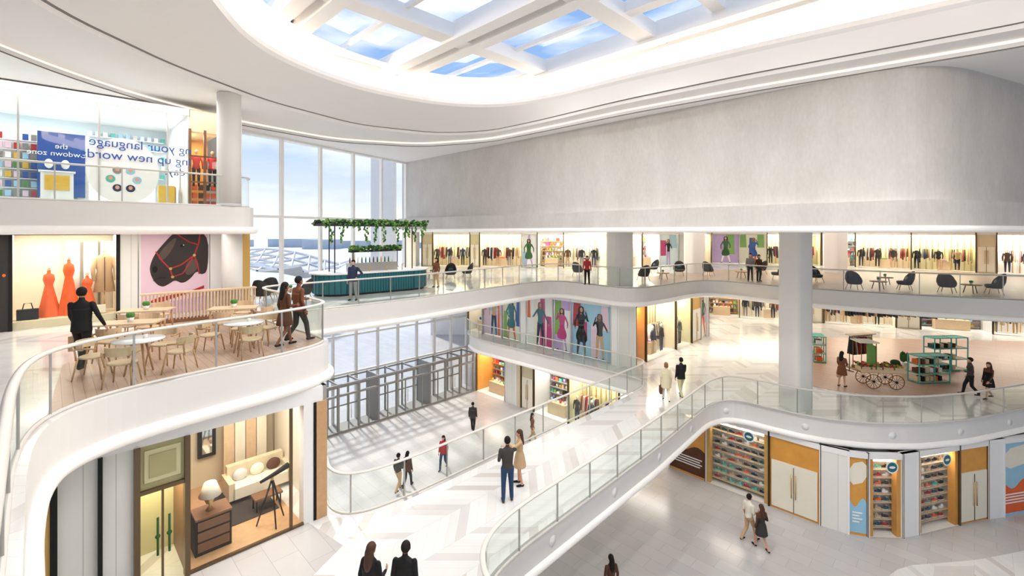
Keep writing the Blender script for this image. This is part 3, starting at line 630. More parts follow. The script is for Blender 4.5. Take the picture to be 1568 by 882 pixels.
mb.quad((g0,.03,za),(g1,.03,za),(g1,.03,zh),(g0,.03,zh),'shop_glass'); mb.b2(g0,g1,-.02,.06,za,za+.06,'bronze'); mb.b2(s1(446)-.03,s1(446)+.03,-.02,.06,za,zh,'bronze')
mb.quad((g0,D,za),(L,D,za),(L,D,zh),(g0,D,zh),'beige'); mb.quad((g0,0,zh),(L,0,zh),(L,D,zh),(g0,D,zh),'cream'); mb.quad((g0,0,za+.01),(g1,0,za+.01),(g1,D,za+.01),(g0,D,za+.01),'wood'); mb.b2(g0+.9,g1-.2,1.2,3.2,za+.012,za+.03,'rug')
mb.b2(g0+.9,g0+1.35,D-.15,D-.05,za+.9,za+2.4,'black'); mb.quad((g0+1.0,D-.16,za+1.0),(g0+1.25,D-.16,za+1.0),(g0+1.25,D-.16,za+2.3),(g0+1.0,D-.16,za+2.3),'mirror')
mb.b2(g0+.2,g0+.95,.5,1.0,za,za+.85,'black'); mb.b2(g0+.2,g0+.95,.45,1.05,za+.85,za+.9,'wood_d')
for k in range(3): mb.b2(g0+.25,g0+.9,.48,.5,za+.1+k*.25,za+.3+k*.25,'wood_d')
mb.loft([(g0+.55,.75,za+.9,.1,.1),(g0+.55,.75,za+1.0,.03,.03),(g0+.55,.75,za+1.15,.09,.09),(g0+.55,.75,za+1.28,.03,.03)],'brass',12); mb.loft([(g0+.55,.75,za+1.25,.24,.24),(g0+.55,.75,za+1.55,.13,.13)],'cream',20)
for k in range(4): mb.b2(g0+1.5+k*.3,g0+1.78+k*.3,D-.4,D-.3,za+.2,za+2.1,('wood_l','cream')[k%2])
mb.b2(g0+1.4,g0+2.9,2.2,2.9,za+.15,za+.45,'cream'); mb.b2(g0+1.4,g0+2.9,2.8,3.0,za+.45,za+.85,'beige'); mb.b2(g0+1.3,g0+1.45,2.2,3.0,za+.15,za+.62,'beige'); mb.b2(g0+2.85,g0+3.0,2.2,3.0,za+.15,za+.62,'beige')
for k in range(3): mb.ell((g0+1.7+k*.45,2.7,za+.6),(.2,.1,.17),('lgrey','cream','brown')[k],10,8)
mb.b2(g0+1.7,g0+2.4,1.3,1.7,za+.35,za+.4,'wood_d')
for sx in (1.75,2.35):
    for sy in (1.35,1.65): mb.tube([(g0+sx,sy,za),(g0+sx,sy,za+.36)],.02,'black',6)
tx=g0+1.9; ty=.6
for k in range(3):
    an=2*math.pi*k/3+.5; mb.tube([(tx,ty,za+1.2),(tx+.38*math.cos(an),ty+.32*math.sin(an),za+.02)],[.025,.018],'black',8)
mb.tube([(tx-.3,ty-.05,za+1.22),(tx+.1,ty,za+1.3),(tx+.42,ty+.05,za+1.38)],[.035,.055,.075],'black',12); mb.tube([(tx,ty,za+1.15),(tx,ty,za+1.3)],.04,'brass',10)
mb.b2(g0+3.05,g0+3.1,D-.9,D-.1,za,zh,'curtain')
for k in range(8): mb.tube([(g0+3.0+k*.09,D-.2,za),(g0+3.0+k*.09,D-.2,zh)],.05,'curtain',8)
mb.b2(g0+2.0,g0+2.7,D-.1,D-.05,za+1.3,za+2.1,'brown')
for k in range(3): mb.tube([(g0+1.2+k,2.2,zh-.02),(g0+1.2+k,2.2,zh-.06)],.09,'lamp',12)
mb.b2(g1,s1(480),0,.3,za,zh,'white'); mb.b2(s1(480),s1(490),-.02,.3,za,zh,'black'); mb.b2(s1(484),L,-.04,.4,za,zh,'wood')
mb.b2(L-.1,L,0,4,za,L2-1,'cream')
mb.build('furniture_showroom',fixn=False)
area('shop_light',T_@Vector(((g0+g1)/2,1.5,zh-.05)),2.6,2,80,(1,.93,.84),math.radians(45)); area('shop_light',T_@Vector(((a+b_)/2,.8,za+2.05)),1,.8,22,(1,.9,.6),math.radians(45))

# --- far shops
facade('gift_store',(-2.7,34.9),(.25,31.95),0,3.35,[('shelves',2.3,'amber','brass'),('panel',.8,'cream_panels')],11,30)
facade('fashion_store',(.3,31.9),(8.6,23.6),0,3.35,[('panel',.3,'beige'),('gold',.8,'cream','beige'),('shelves',2,'lgrey','grey'),('fashion',2.5,'khaki'),('shelves',2.5,'cream','brass')],12,26)
facade('poster_boutique',(-3.4,35.6),(0.85,31.35),L1,7.9,[('shelves',1.2,'cream','gold'),('poster',1.5,'pink'),('poster',1.3,'cream'),('panel',.3,'white')],21,20)
facade('poster_boutique',(0.9,31.3),(5.95,26.25),L1,7.9,[('poster',1.5,'white'),('poster',.9,'lilac'),('poster',1.8,'sky'),('panel',.25,'white')],29,20)
facade('boutique_corner',(6.0,26.15),(6.95,26.05),L1,7.9,[('panel',1,'cream_panels')],5)
facade('menswear_store',(7.0,26.1),(14.2,33.5),L1,7.9,[('shelves',.8,'amber','gold'),('fashion',2.6,'beige'),('fashion',1.6,'khaki'),('gold',1,'cream','gold'),('poster',.8,'cream')],33,30)
facade('fashion_store',(14.3,33.6),(17.4,41.8),L1,7.9,[('fashion',1.5,'cream'),('panel',.5,'cream')],35,25)
facade('fashion_store',(17.5,42),(25.9,38.5),L1,7.9,[('shelves',1.5,'beige','gold'),('fashion',2.5,'cream'),('gold',.8,'cream','beige')],36,30)
facade('fashion_store',(26,38.5),(42,31.5),L1,7.9,[('fashion',2.5,'cream'),('gold',.8,'cream','beige'),('shelves',2.2,'lgrey','grey'),('fashion',2.6,'white'),('shelves',1,'cream')],37,35)
facade('luxury_store',(-8.2,42),(7.95,38.6),L2,12,[('gold',.7,'cream','beige'),('fashion',2.3,'khaki'),('gold',.6,'cream','khaki'),('fashion',2.5,'beige'),('poster',.9,'white'),('shelves',1.5,'cream','gold'),('fashion',2.4,'cream')],41,36)
facade('luxury_store',(8,38.6),(19.4,44.9),L2,12,[('fashion',2.2,'cream'),('shelves',1.2,'white','grey'),('poster',1.4,'ice'),('panel',.5,'lgrey'),('fashion',2,'beige')],42,36)
facade('luxury_store',(19.5,45),(28.4,42.5),L2,12,[('poster',1.4,'lilac'),('poster',1.4,'cream'),('fashion',2.6,'khaki')],43,36)
facade('luxury_store',(28.5,42.5),(40,29.5),L2,12,[('shelves',1.6,'white','grey'),('fashion',2.4,'beige'),('fashion',2.4,'khaki'),('gold',.7,'cream','beige'),('fashion',2.4,'white'),('shelves',1.6,'sky','blue')],44,40)
pts=[(8.0,23.6),(9.3,22.2),(11.25,20.25),(12.6,18.9),(13.35,18.35),(14.0,18.15),(15.3,18.1),(16.1,18.3),(18.3,18.9),(19.9,19.3),(20.7,19.45),(22.3,19.8),(26,20.8)]
sty=[('graphic','amber','brown'),('optic','cream','gold'),('gold','cream','amber'),('panel','cream_panels'),('graphic','amber','sky'),('optic','beige','amber'),('panel','white'),('optic','cream','amber'),('gold','cream','amber'),('panel','white'),('graphic','sky','orange'),('optic','cream','gold')]
for k in range(12):
    st=sty[k]; facade('shoe_store',pts[k],pts[k+1],0,3.3,[(st[0],1)+tuple(st[1:])],60+k,22 if st[0]=='optic' else 0)
mb=MB()
q=resample(e1b,3.1)
for i in range(4,len(q)-1):
    p=q[i]; t=(q[i+1]-q[i-1]).normalized(); n_=-Vector((-t.y,t.x))
    P=Vector((p.x,p.y,L1-.5)); N=Vector((n_.x,n_.y,0))
    mb.tube([P-N*.02,P+N*.05],.14,'white',20); mb.tube([P+N*.05,P+N*.07],.08,'grey',16)
mb.build('air_nozzle',fixn=False)

# ------------------------------------------------------------------ furniture
def mk_chair():
    mb=MB()
    for sx in (-1,1):
        mb.tube([(sx*.19,.17,.44),(sx*.24,.24,0)],[.02,.014],'wood',8); mb.tube([(sx*.2,-.18,.44),(sx*.24,-.26,0)],[.02,.014],'wood',8)
        mb.tube([(sx*.21,-.2,.42),(sx*.25,-.2,.6),(sx*.25,-.24,.72)],[.018,.018,.016],'wood',8); mb.tube([(sx*.25,-.2,.66),(sx*.27,.02,.66),(sx*.26,.12,.65)],[.02,.02,.016],'wood',8)
    mb.loft([(0,0,.42,.2,.19),(0,0,.435,.25,.235),(0,0,.46,.25,.235),(0,0,.475,.22,.2)],'wood_l',20)
    vs=[];n=9
    for z,rr,th in ((.62,.27,.0),(.80,.28,.0)):
        for o in (0,.022):
            for k in range(n):
                a=math.radians(195+150*k/(n-1)); vs.append((math.cos(a)*(rr-o),math.sin(a)*(rr-o)+.0,z))
    fs=[]
    for k in range(n-1): fs+=[(k,k+1,2*n+k+1,2*n+k),(n+k+1,n+k,3*n+k,3*n+k+1),(k,n+k,n+k+1,k+1),(2*n+k,2*n+k+1,3*n+k+1,3*n+k)]
    fs+=[(0,2*n,3*n,n),(n-1,2*n-1,4*n-1,3*n-1)]; mb.add(vs,fs,'wood_l',False)
    return mb
def mk_table():
    mb=MB(); mb.loft([(0,0,.715,.40,.40),(0,0,.725,.47,.47),(0,0,.75,.47,.47)],'marble',36)
    for k in range(4):
        a=math.pi/4+k*math.pi/2; mb.tube([(.12*math.cos(a),.12*math.sin(a),.715),(.27*math.cos(a),.27*math.sin(a),0)],[.025,.018],'wood',8)
    mb.loft([(0,0,.69,.2,.2),(0,0,.715,.2,.2)],'wood',20); mb.loft([(.1,.05,.75,.04,.04),(.1,.05,.83,.045,.045)],'white',12); return mb
def mk_wtable():
    mb=MB(); mb.box((0,0,.735),(1.3,.7,.04),'wood_l')
    for sx in (-.55,.55):
        for sy in (-.28,.28): mb.tube([(sx,sy,.72),(sx*1.08,sy*1.1,0)],[.025,.018],'wood',8)
    mb.loft([(0,0,.755,.06,.06),(0,0,.87,.08,.08)],'white',12)
    for k in range(8): a=k*.8; mb.ell((.06*math.cos(a),.06*math.sin(a),.93),(.04,.04,.07),'green',6,5)
    return mb
def mk_lounge():
    mb=MB()
    for sx in (-1,1):
        for sy in (-1,1): mb.tube([(sx*.22,sy*.2,.3),(sx*.3,sy*.28,0)],[.022,.014],'wood',8)
    mb.loft([(0,0,.28,.26,.26),(0,0,.33,.33,.32),(0,.02,.44,.34,.33),(0,.02,.48,.28,.28)],'dark',20)
    n=11; vs=[]; prof=((.34,.35,.06),(.6,.40,.07),(.85,.38,.06),(1.02,.33,.05))
    for z,rr,th in prof:
        for o in (0,th):
            for k in range(n):
                a=math.radians(180+180*k/(n-1)); lift=-(abs(k-(n-1)/2)/((n-1)/2))**2*(z-.34)*.45
                vs.append((math.cos(a)*(rr-o),math.sin(a)*(rr-o)-(z-.34)*.18+.03,z+lift))
    fs=[]
    for i in range(3):
        b_=i*2*n
        for k in range(n-1): fs+=[(b_+k,b_+k+1,b_+2*n+k+1,b_+2*n+k),(b_+n+k,b_+3*n+k,b_+3*n+k+1,b_+n+k+1)]
        fs+=[(b_,b_+2*n,b_+3*n,b_+n),(b_+n-1,b_+2*n-1,b_+4*n-1,b_+3*n-1)]
    b_=6*n
    for k in range(n-1): fs.append((b_+k,b_+k+1,b_+n+k+1,b_+n+k))
    mb.add(vs,fs,'dark',True); mb.ell((0,-.1,.58),(.18,.08,.14),'teal_d',12,8); return mb
def mk_coffee():
    mb=MB(); mb.loft([(0,0,.40,.38,.38),(0,0,.45,.4,.4)],'wood',28)
    for k in range(3):
        a=k*2.094; mb.tube([(.2*math.cos(a),.2*math.sin(a),.4),(.3*math.cos(a),.3*math.sin(a),0)],[.025,.018],'wood_d',8)
    mb.loft([(0,0,.45,.05,.05),(0,0,.53,.06,.06)],'white',10); mb.ell((0,0,.58),(.08,.08,.07),'green',8,6); return mb
proto={}
def place(kind,fn,px,py,z,rz):
    p=W(px,py,z) if py>300 else Vector((px,py,z))
    if kind not in proto: proto[kind]=fn().build(kind,p,rz); return proto[kind]
    return inst(proto[kind],p,rz,kind)
zd=L2+.012
def tset(cx,cy,kind,fn,angs,dist=.72,ckind='dining_chair'):
    place(kind,fn,cx,cy,zd,.3)
    for a in angs:
        a=math.radians(a); place(ckind,mk_chair,cx+dist*math.cos(a),cy+dist*math.sin(a),zd,a+math.pi/2)
tset(-8.15,10.1,'round_cafe_table',mk_table,(200,10,95,290),.8)
tset(-6.95,12.0,'round_cafe_table',mk_table,(190,-50,125,75),.8)
tset(-8.6,14.3,'wooden_table',mk_wtable,(-75,105,0),.9)
tset(-11.0,13.9,'wooden_table',mk_wtable,(-75,105),.9)
tset(-9.9,12.0,'wooden_table',mk_wtable,(-75,105),.9)
mb=MB(); mb.box((0,0,.05),(3.4,.35,.1),'wood_d'); mb.box((0,0,1.0),(3.4,.35,.05),'wood_l')
for k in range(34):
    for s in (-.15,.15): mb.box((-1.65+k*.1,s,.52),(.035,.03,.9),'wood_l')
mb.build('slatted_divider',(-11.0,16.4,zd),math.radians(40))
for (x_,y_,a) in ((-11.0,20.4,0),(-9.4,20.8,90),(-11.3,21.5,40)):
    place('lounge_chair',mk_lounge,x_,y_,L2,math.radians(a))
place('coffee_table',mk_coffee,-10.2,21.3,L2,0)
zl=L2+.012
for (px,py,rz) in ((985,432,20),(1040,424,160),(1085,424,-60),(1190,430,60),(1250,434,200),(1308,445,-60),(1385,446,60),(1450,450,-60),(1522,452,60),(1000,420,100),(885,425,-40),(1165,422,30)):
    place('lounge_chair',mk_lounge,px,py-2,(zl if px>960 else L2),math.radians(rz))
for (px,py) in ((1015,428),(1135,426),(1218,431),(1345,443),(1487,449),(1355,436)): place('coffee_table',mk_coffee,px,py,zl,0)
for (px,py,rz) in ((660,428,0),(690,427,180),(715,425,90)): place('coffee_table',mk_coffee,px,py,L2,0) if rz==0 else place('lounge_chair',mk_lounge,px,py,L2,math.radians(rz))
def stadium(L_,w_,n=14):
    P=[]
    for k in range(n+1): a=-math.pi/2+math.pi*k/n; P.append((L_/2+w_*math.cos(a),w_*math.sin(a)))
    for k in range(n+1): a=math.pi/2+math.pi*k/n; P.append((-L_/2+w_*math.cos(a),w_*math.sin(a)))
    return P
mb=MB()
def pr(P,z0,z1,mat,sc=1):
    n=len(P); mb.add([(x*sc,y*sc,z) for z in (z0,z1) for x,y in P],[(i,(i+1)%n,n+(i+1)%n,n+i) for i in range(n)]+[tuple(range(n)),tuple(range(n,2*n))],mat)
P=stadium(3.6,1.2); pr(P,0,.1,'black',.96); pr(P,.1,1.04,'teal'); pr(P,1.04,1.1,'marble',1.05)
for i in range(0,len(P)): mb.tube([(P[i][0]*1.003,P[i][1]*1.003,.12),(P[i][0]*1.003,P[i][1]*1.003,1.02)],.02,'teal_d',6)
for k in range(26):
    for s in (-1,1): mb.tube([(-1.75+k*.14,s*1.205,.12),(-1.75+k*.14,s*1.205,1.02)],.02,'teal_d',6)
mb.box((0,0,1.3),(2.6,.5,.4),'steel')
for k in range(12): mb.loft([(-1.2+k*.21,0,1.5,.035,.035),(-1.2+k*.21,0,1.68,.035,.035),(-1.2+k*.21,0,1.8,.012,.012)],R.choice(['green_d','amber','brown','white']),8)
for k in range(4): mb.tube([(-1.4+k*.9,-.8,1.1),(-1.4+k*.9,-.8,1.4),(-1.4+k*.9,-.95,1.42)],.025,'brass',8)
mb.box((0,0,3.45),(5.4,1.5,.1),'dark'); mb.box((0,-.76,3.5),(5.5,.06,.22),'dark'); mb.box((0,.76,3.5),(5.5,.06,.22),'dark')
for sx in (-2.1,2.1):
    for sy in (-.4,.4): mb.tube([(sx,sy,1.1),(sx,sy,3.45)],.03,'dark',8)
rg=random.Random(5)
for k in range(420):
    x_=rg.uniform(-2.8,2.8); y_=rg.choice((-.8,.8))+rg.uniform(-.15,.15); z_=3.55+rg.uniform(-.08,.16)
    mb.ell((x_,y_,z_),(rg.uniform(.05,.12),.05,rg.uniform(.03,.07)),rg.choice(['green','green_l','green_d']),5,4)
for k in range(17):
    x_=-2.7+k*.34+rg.uniform(-.1,.1); L_=rg.choice((.25,.4,.75,.95)); y_=-.85
    for j in range(int(L_/.045)):
        sp_=.13*(1-j*.045/L_)+.03
        mb.ell((x_+rg.uniform(-sp_,sp_),y_+rg.uniform(-.06,.06),3.5-j*.045),(.05,.03,.06),rg.choice(['green','green_l','green_d']),5,4)
mb.build('bar_counter',(-7.35,24.35,L2),math.radians(40))
mb=MB(); mb.box((0,0,2.0),(3.4,.3,.12),'dark'); 
for sx in (-1.5,1.5): mb.tube([(sx,0,0),(sx,0,2.0)],.03,'dark',8)
for k in range(180): mb.ell((rg.uniform(-1.7,1.7),rg.uniform(-.2,.2),2.1+rg.uniform(-.12,.2)),(.09,.06,.07),rg.choice(['green','green_l','green_d']),5,4)
mb.box((0,0,1.0),(3.0,.25,.05),'wood_d')
mb.build('planter_shelf',(-8.0,27.2,L2),math.radians(50))
def wheel(mb,c,r,n=12):
    pts=[(c[0]+r*math.cos(2*math.pi*k/24),c[1],c[2]+r*math.sin(2*math.pi*k/24)) for k in range(25)]
    mb.tube(pts,.022,'wood_d',6,cap=False)
    for k in range(n): a=2*math.pi*k/n; mb.tube([c,(c[0]+r*math.cos(a),c[1],c[2]+r*math.sin(a))],.011,'wood_d',5)
    mb.tube([(c[0],c[1]-.05,c[2]),(c[0],c[1]+.05,c[2])],.05,'black',10)
mb=MB()
for sx in (-.45,.55):
    for sy in (-.42,.42): wheel(mb,(sx,sy,.36),.34)
    mb.tube([(sx,-.42,.36),(sx,.42,.36)],.02,'black',6)
mb.box((0,0,.78),(2.0,.8,.06),'wood'); 
for sy in (-.4,.4): mb.box((0,sy,.86),(2.0,.03,.14),'wood_l')
for k in range(4): mb.box((-.75+k*.5,-.1,.92),(.42,.5,.2),'wood_l')
for k in range(120): mb.ell((rg.uniform(-.95,.95),rg.uniform(-.3,.3),1.02+rg.uniform(0,.12)),(.06,.06,.05),rg.choice(['green','green_l','orange','red','yellow','brown','green_d']),6,5)
for s in (-.35,.35): mb.tube([(-1.0,s,.8),(-1.5,s,.95)],.02,'wood_d',6)
mb.tube([(-1.5,-.35,.95),(-1.5,.35,.95)],.02,'wood_d',6)
for sx in (-.95,-.3):
    for sy in (-.35,.35): mb.tube([(sx,sy,.8),(sx,sy,2.2)],.02,'wood_d',6)
mb.box((-.62,0,2.22),(.85,.85,.05),'cream'); mb.box((-.3,0,1.5),(.06,.7,1.1),'green')
for k in range(3): mb.ell((.75,0,1.2),(.22,.2,.16),'green_d',8,6)
pc=W(1345,592,L1+.012); mb.build('flower_cart',pc,math.radians(-8))
mb=MB()
for sx in (-.8,.8): mb.tube([(sx,0,0),(sx,0,1.9)],.02,'black',6); mb.tube([(sx,-.25,.02),(sx,.25,.02)],.02,'black',6)
mb.tube([(-.8,0,1.85),(.8,0,1.85)],.02,'black',6); mb.box((0,0,1.95),(1.7,.4,.04),'wood_l')
for k in range(12): mb.box((-.7+k*.125,0,1.35),(.07,.4,.9),R.choice(['brown','tan','cream','black','red','olive']),0,.5)
mb.build('garment_rack',W(1318,566,L1+.012),math.radians(15))
def tealunit(px,py,rz,w_=1.5,h_=1.3,d_=.6,col='teal_l'):
    mb=MB()
    for sx in (-w_/2,0,w_/2):
        for sy in (-d_/2,d_/2): mb.box((sx,sy,h_/2),(.04,.04,h_),col)
    for z in (.05,h_*.35,h_*.68,h_):
        for sy in (-d_/2,d_/2): mb.box((0,sy,z),(w_,.04,.04),col)
        for sx in (-w_/2,0,w_/2): mb.box((sx,0,z),(.04,d_,.04),col)
        mb.box((0,0,z-.005),(w_,d_,.015),'wood_l' if z<h_ else 'teal_l')
        if z<h_:
            for k in range(6): mb.box((-w_/2+.15+k*.24,0,z+.13),(.17,.3,.22),R.choice(['black','brown','cream','orange','wood_l','teal_d','white']))
    return mb.build('display_shelf',W(px,py,L1+.012),rz)
tealunit(1422,584,.1,1.7,1.35); tealunit(1448,566,.1,2.0,1.8); tealunit(1252,552,1.2,1.0,1.5); 
mb=MB()
for k in range(14): a=k*.45; mb.ell((.15*math.cos(a),.15*math.sin(a),.75+.05*(k%4)),(.06,.06,.22),'green_d',6,6)
mb.loft([(0,0,0,.16,.16),(0,0,.5,.22,.22)],'white',16); mb.build('potted_plant',W(1385,570,L1+.012))
mb=MB()
mb.tube([(-3,0,2.9),(3,0,2.9)],.03,'black',8)
for sx in (-2.8,0,2.8): mb.tube([(sx,0,2.9),(sx,0,3.5)],.015,'black',6)
for k in range(34): mb.box((-2.8+k*.17,0,2.9-.4),(.07,.4,R.uniform(.6,.85)),R.choice(['black','brown','dark','navy','tan']),0,.5)
mb.build('hanging_garment_rail',W(1395,545,L1)+Vector((0,1.5,0)),math.radians(-10))

# ------------------------------------------------------------------ people
def person(name,loc,heading,H=1.75,female=False,legs='stand',armL='down',armR='down',top='black',bot='black',hair='hair_d',skin='skin1',shoe='black',garment='none',gcol=None,hairstyle='short',sleeve=True,legskin=False,bag=None,voxel=.016,headdown=0):
    s=H/1.75; g=.012; sw=.162 if female else .185
    J={}
    ps=-.02 if legs!='stand' else 0
    for q,sd in ((-1,'L'),(1,'R')):
        J['hip'+sd]=(q*.09,0,.91+ps)
        if legs=='stand': J['kn'+sd]=(q*.105,.02,.5); J['an'+sd]=(q*.12,-.02+.04*q,.09)
        else:
            f=(q>0)==(legs=='walkR')
            if f: J['kn'+sd]=(q*.09,.17,.5); J['an'+sd]=(q*.085,.24,.10)
            else: J['kn'+sd]=(q*.09,-.02,.47); J['an'+sd]=(q*.085,-.28,.15)
        J['sh'+sd]=(q*sw,0,1.405)
        ar=armL if q<0 else armR
        A={'down':((.225,-.03,1.13),(.235,.05,.88)),'fwd':((.23,.1,1.15),(.23,.26,.93)),'back':((.24,-.14,1.15),(.25,-.17,.89)),'bent':((.235,-.02,1.14),(.17,.22,1.12)),
           'raised':((.27,.16,1.27),(.12,.28,1.47)),'out':((.29,-.02,1.17),(.37,.06,.94)),'hip':((.36,-.08,1.17),(.2,.03,1.02)),'hug':((.25,.2,1.3),(.02,.34,1.33))}[ar]
        J['el'+sd]=(q*A[0][0],A[0][1],A[0][2]); J['wr'+sd]=(q*A[1][0],A[1][1],A[1][2])
    u=MB(); segs=[]
    def S(a,b_,ra,rb,label):
        a=J[a] if isinstance(a,str) else a; b_=J[b_] if isinstance(b_,str) else b_
        u.seg(a,b_,ra,rb,'black'); segs.append((a,b_,(ra+rb)/2,label))
    wst=.125 if female else .15; hp=.165 if female else .155
    u.loft([(0,0,.80,.10,.08),(0,-.01,.86,hp-.01,.115),(0,-.01,.93+ps,hp,.12),(0,0,1.06,wst,.10),(0,.005,1.2,.15 if female else .165,.115),(0,.015,1.30,.165 if female else .18,.125),(0,0,1.39,sw+.01,.095),(0,0,1.43,sw*.82,.08),(0,0,1.47,.085,.065),(0,0,1.50,.055,.052)],'black',20)
    segs+= [((0,0,1.0),(0,0,1.42),.15,'top'),((-.07,0,.88),(.07,0,.88),.12,'bot'),((-.1,0,1.4),(.1,0,1.4),.08,'top')]
    S((0,0,1.46),(0,.015,1.56),.055,.052,'skin')
    leg='skin' if legskin else 'bot'; fat=0 if legskin else g
    for sd in 'LR':
        S('hip'+sd,'kn'+sd,.085+fat,.058+fat,'bot' if garment!='dress' else 'skin'); S('kn'+sd,'an'+sd,.054+fat*1.3,.036+fat*1.6,leg)
        an=J['an'+sd]; S((an[0],an[1]-.03,an[2]-.045),(an[0]*1.15,an[1]+.16,an[2]-.055),.042,.032,'shoe')
        S('sh'+sd,'el'+sd,.050+g*.6,.042+g*.5,'top'); S('el'+sd,'wr'+sd,.041+(g*.5 if sleeve else 0),.027+(g*.5 if sleeve else 0),'top' if sleeve else 'skin')
        e=Vector(J['el'+sd]);w_=Vector(J['wr'+sd]); d=(w_-e).normalized(); S(tuple(w_),tuple(w_+d*.02),.025,.028,'skin')
    hy=.02+headdown*.05; hz=-headdown*.03
    u.ell((0,hy-.01,1.655+hz),(.078,.096,.1),'black',16,12); u.ell((0,hy+.025,1.595+hz),(.056,.068,.075),'black',14,10); u.ell((0,hy+.095,1.625+hz),(.014,.02,.028),'black',8,6)
    for q in (-1,1): u.ell((q*.08,hy,1.635+hz),(.014,.022,.034),'black',8,6)
    segs+=[((0,hy,1.60+hz),(0,hy,1.66+hz),.09,'skin')]
    if garment=='dress': u.loft([(0,0,1.1,.13,.10),(0,0,.95,.185,.15),(0,0,.75,.215,.19),(0,0,.6,.235,.21)],'black',20); 
    if garment=='coat': u.loft([(0,0,1.3,.19,.13),(0,0,1.05,.185,.14),(0,-.01,.85,.215,.17),(0,-.01,.62,.235,.2)],'black',20)
    if garment=='jacket': u.loft([(0,0,1.3,.185,.13),(0,0,1.05,.172,.128),(0,-.01,.83,.185,.145)],'black',20)
    me=bpy.data.meshes.new('tmp'); me.from_pydata(u.v,[],u.f); bm=bmesh.new(); bm.from_mesh(me); bmesh.ops.recalc_face_normals(bm,faces=bm.faces); bm.to_mesh(me); bm.free()
    ob=bpy.data.objects.new('tmp',me); COL.objects.link(ob)
    md=ob.modifiers.new('r','REMESH'); md.mode='VOXEL'; md.voxel_size=voxel; sm=ob.modifiers.new('s','SMOOTH'); sm.factor=.5; sm.iterations=3
    dg=bpy.context.evaluated_depsgraph_get(); dg.update(); ev=ob.evaluated_get(dg); em=ev.to_mesh()
    V=np.zeros(len(em.vertices)*3); em.vertices.foreach_get('co',V); V=V.reshape(-1,3)
    F=[tuple(p.vertices) for p in em.polygons]; C=np.array([V[list(f)].mean(0) for f in F]) if F else np.zeros((0,3))
    ev.to_mesh_clear(); bpy.data.objects.remove(ob)
    D_=np.full((len(segs),len(C)),9.)
    for i,(a,b_,r_,lb) in enumerate(segs):
        a=np.array(a);b_=np.array(b_);d=b_-a; t=np.clip(((C-a)@d)/(d@d+1e-9),0,1); D_[i]=np.linalg.norm(C-(a+t[:,None]*d),axis=1)-r_
    best=D_.argmin(0); labs=[segs[i][3] for i in best]
    fin=MB(); key={'skin':skin,'top':top,'bot':bot,'shoe':shoe}
    fin.v=[tuple(v) for v in V]; 
    hem={'dress':.6,'coat':.62,'jacket':.83}.get(garment,9)
    for k,f in enumerate(F):
        lb=labs[k]; c_=C[k]
        if c_[2]<1.3 and c_[2]>hem-.01 and lb in('bot','top','skin') and abs(c_[0])<.24:
            if not (lb=='skin' and c_[2]>.8): mt=gcol or top
            else: mt=key[lb]
        elif lb in ('top','bot') and garment=='none': mt=top if (lb=='top' and c_[2]>.8) or c_[2]>.98 else bot
        else: mt=key[lb]
        fin.f.append(f); fin.m.append(fin.mi(mt)); fin.sm.append(True)
    for q,sd in ((-1,'L'),(1,'R')):
        e=Vector(J['el'+sd]);w_=Vector(J['wr'+sd]); d=(w_-e).normalized(); ref=Vector((0,1,0)) if abs(d.y)<.75 else Vector((0,0,1))
        wd=(ref-d*ref.dot(d)).normalized(); nn=d.cross(wd).normalized(); 
        if nn.x*q>0: nn=-nn
        rot=Matrix((wd,nn,d)).transposed(); c0=w_+d*.065
        fin.ell(c0,(.041,.017,.058),skin,10,8,rot=rot)
        for k in range(4):
            o=wd*(.03-.02*k); ln=(.072,.08,.075,.06)[k]; b0=c0+o+d*.035
            fin.tube([b0,b0+d*.02,b0+d*ln*.6+nn*.010,b0+d*ln*.85+nn*.028,b0+d*ln*.9+nn*.045],[.0095,.0095,.009,.008,.006],skin,6)
        tb=c0+wd*.032-d*.02; fin.tube([tb,tb+wd*.022+d*.025+nn*.006,tb+wd*.028+d*.055+nn*.015],[.012,.011,.008],skin,6)
    for q in (-1,1):
        fin.ell((q*.031,hy+.077,1.645+hz),(.013,.010,.008),'eyew',8,6); fin.ell((q*.031,hy+.086,1.645+hz),(.006,.004,.0065),'black',8,6); fin.box((q*.031,hy+.086,1.664+hz),(.032,.01,.006),hair)
    fin.ell((0,hy+.088,1.578+hz),(.022,.008,.007),'lip',8,6)
    kp=lambda c_:not(c_.y>hy+.035 and c_.z<1.695+hz) and c_.z>1.58+hz and not (abs(c_.x)>.06 and c_.y>hy+.0 and c_.z<1.66+hz)
    fin.ell((0,hy-.018,1.670+hz),(.090,.108,.110),hair,20,14,keep=kp)
    if hairstyle=='long': fin.loft([(0,hy-.06,1.70+hz,.07,.05),(0,hy-.075,1.62+hz,.092,.058),(0,-.07,1.50,.10,.052),(0,-.1,1.38,.09,.045),(0,-.11,1.29,.05,.03)],hair,14)
    if hairstyle=='bun': fin.ell((0,hy-.11,1.72+hz),(.045,.045,.045),hair,10,8)
    if hairstyle=='bob': fin.loft([(0,hy-.03,1.71+hz,.07,.07),(0,hy-.04,1.63+hz,.094,.08),(0,hy-.045,1.55+hz,.09,.07)],hair,16)
    if bag:
        w_=Vector(J['wr'+bag[0]])+Vector((0,0,-.12)); 
        fin.tube([w_+Vector((0,-.08,-.12)),w_+Vector((0,-.05,0)),w_+Vector((0,.05,0)),w_+Vector((0,.08,-.12))],.008,bag[1],6); fin.box((w_.x,w_.y,w_.z-.27),(.1,.3,.32),bag[1])
    o=fin.build(name,loc,math.radians(heading)); o.scale=(s,s,s); return o
A=lambda px,py,z:W(px,py,z)
person('standing_man',A(125,566,L2+.012),20,1.83,armR='out',armL='fwd',legs='walkL',top='black',bot='black',garment='jacket',gcol='black',bag=('L','tan'),skin='skin3',voxel=.013)
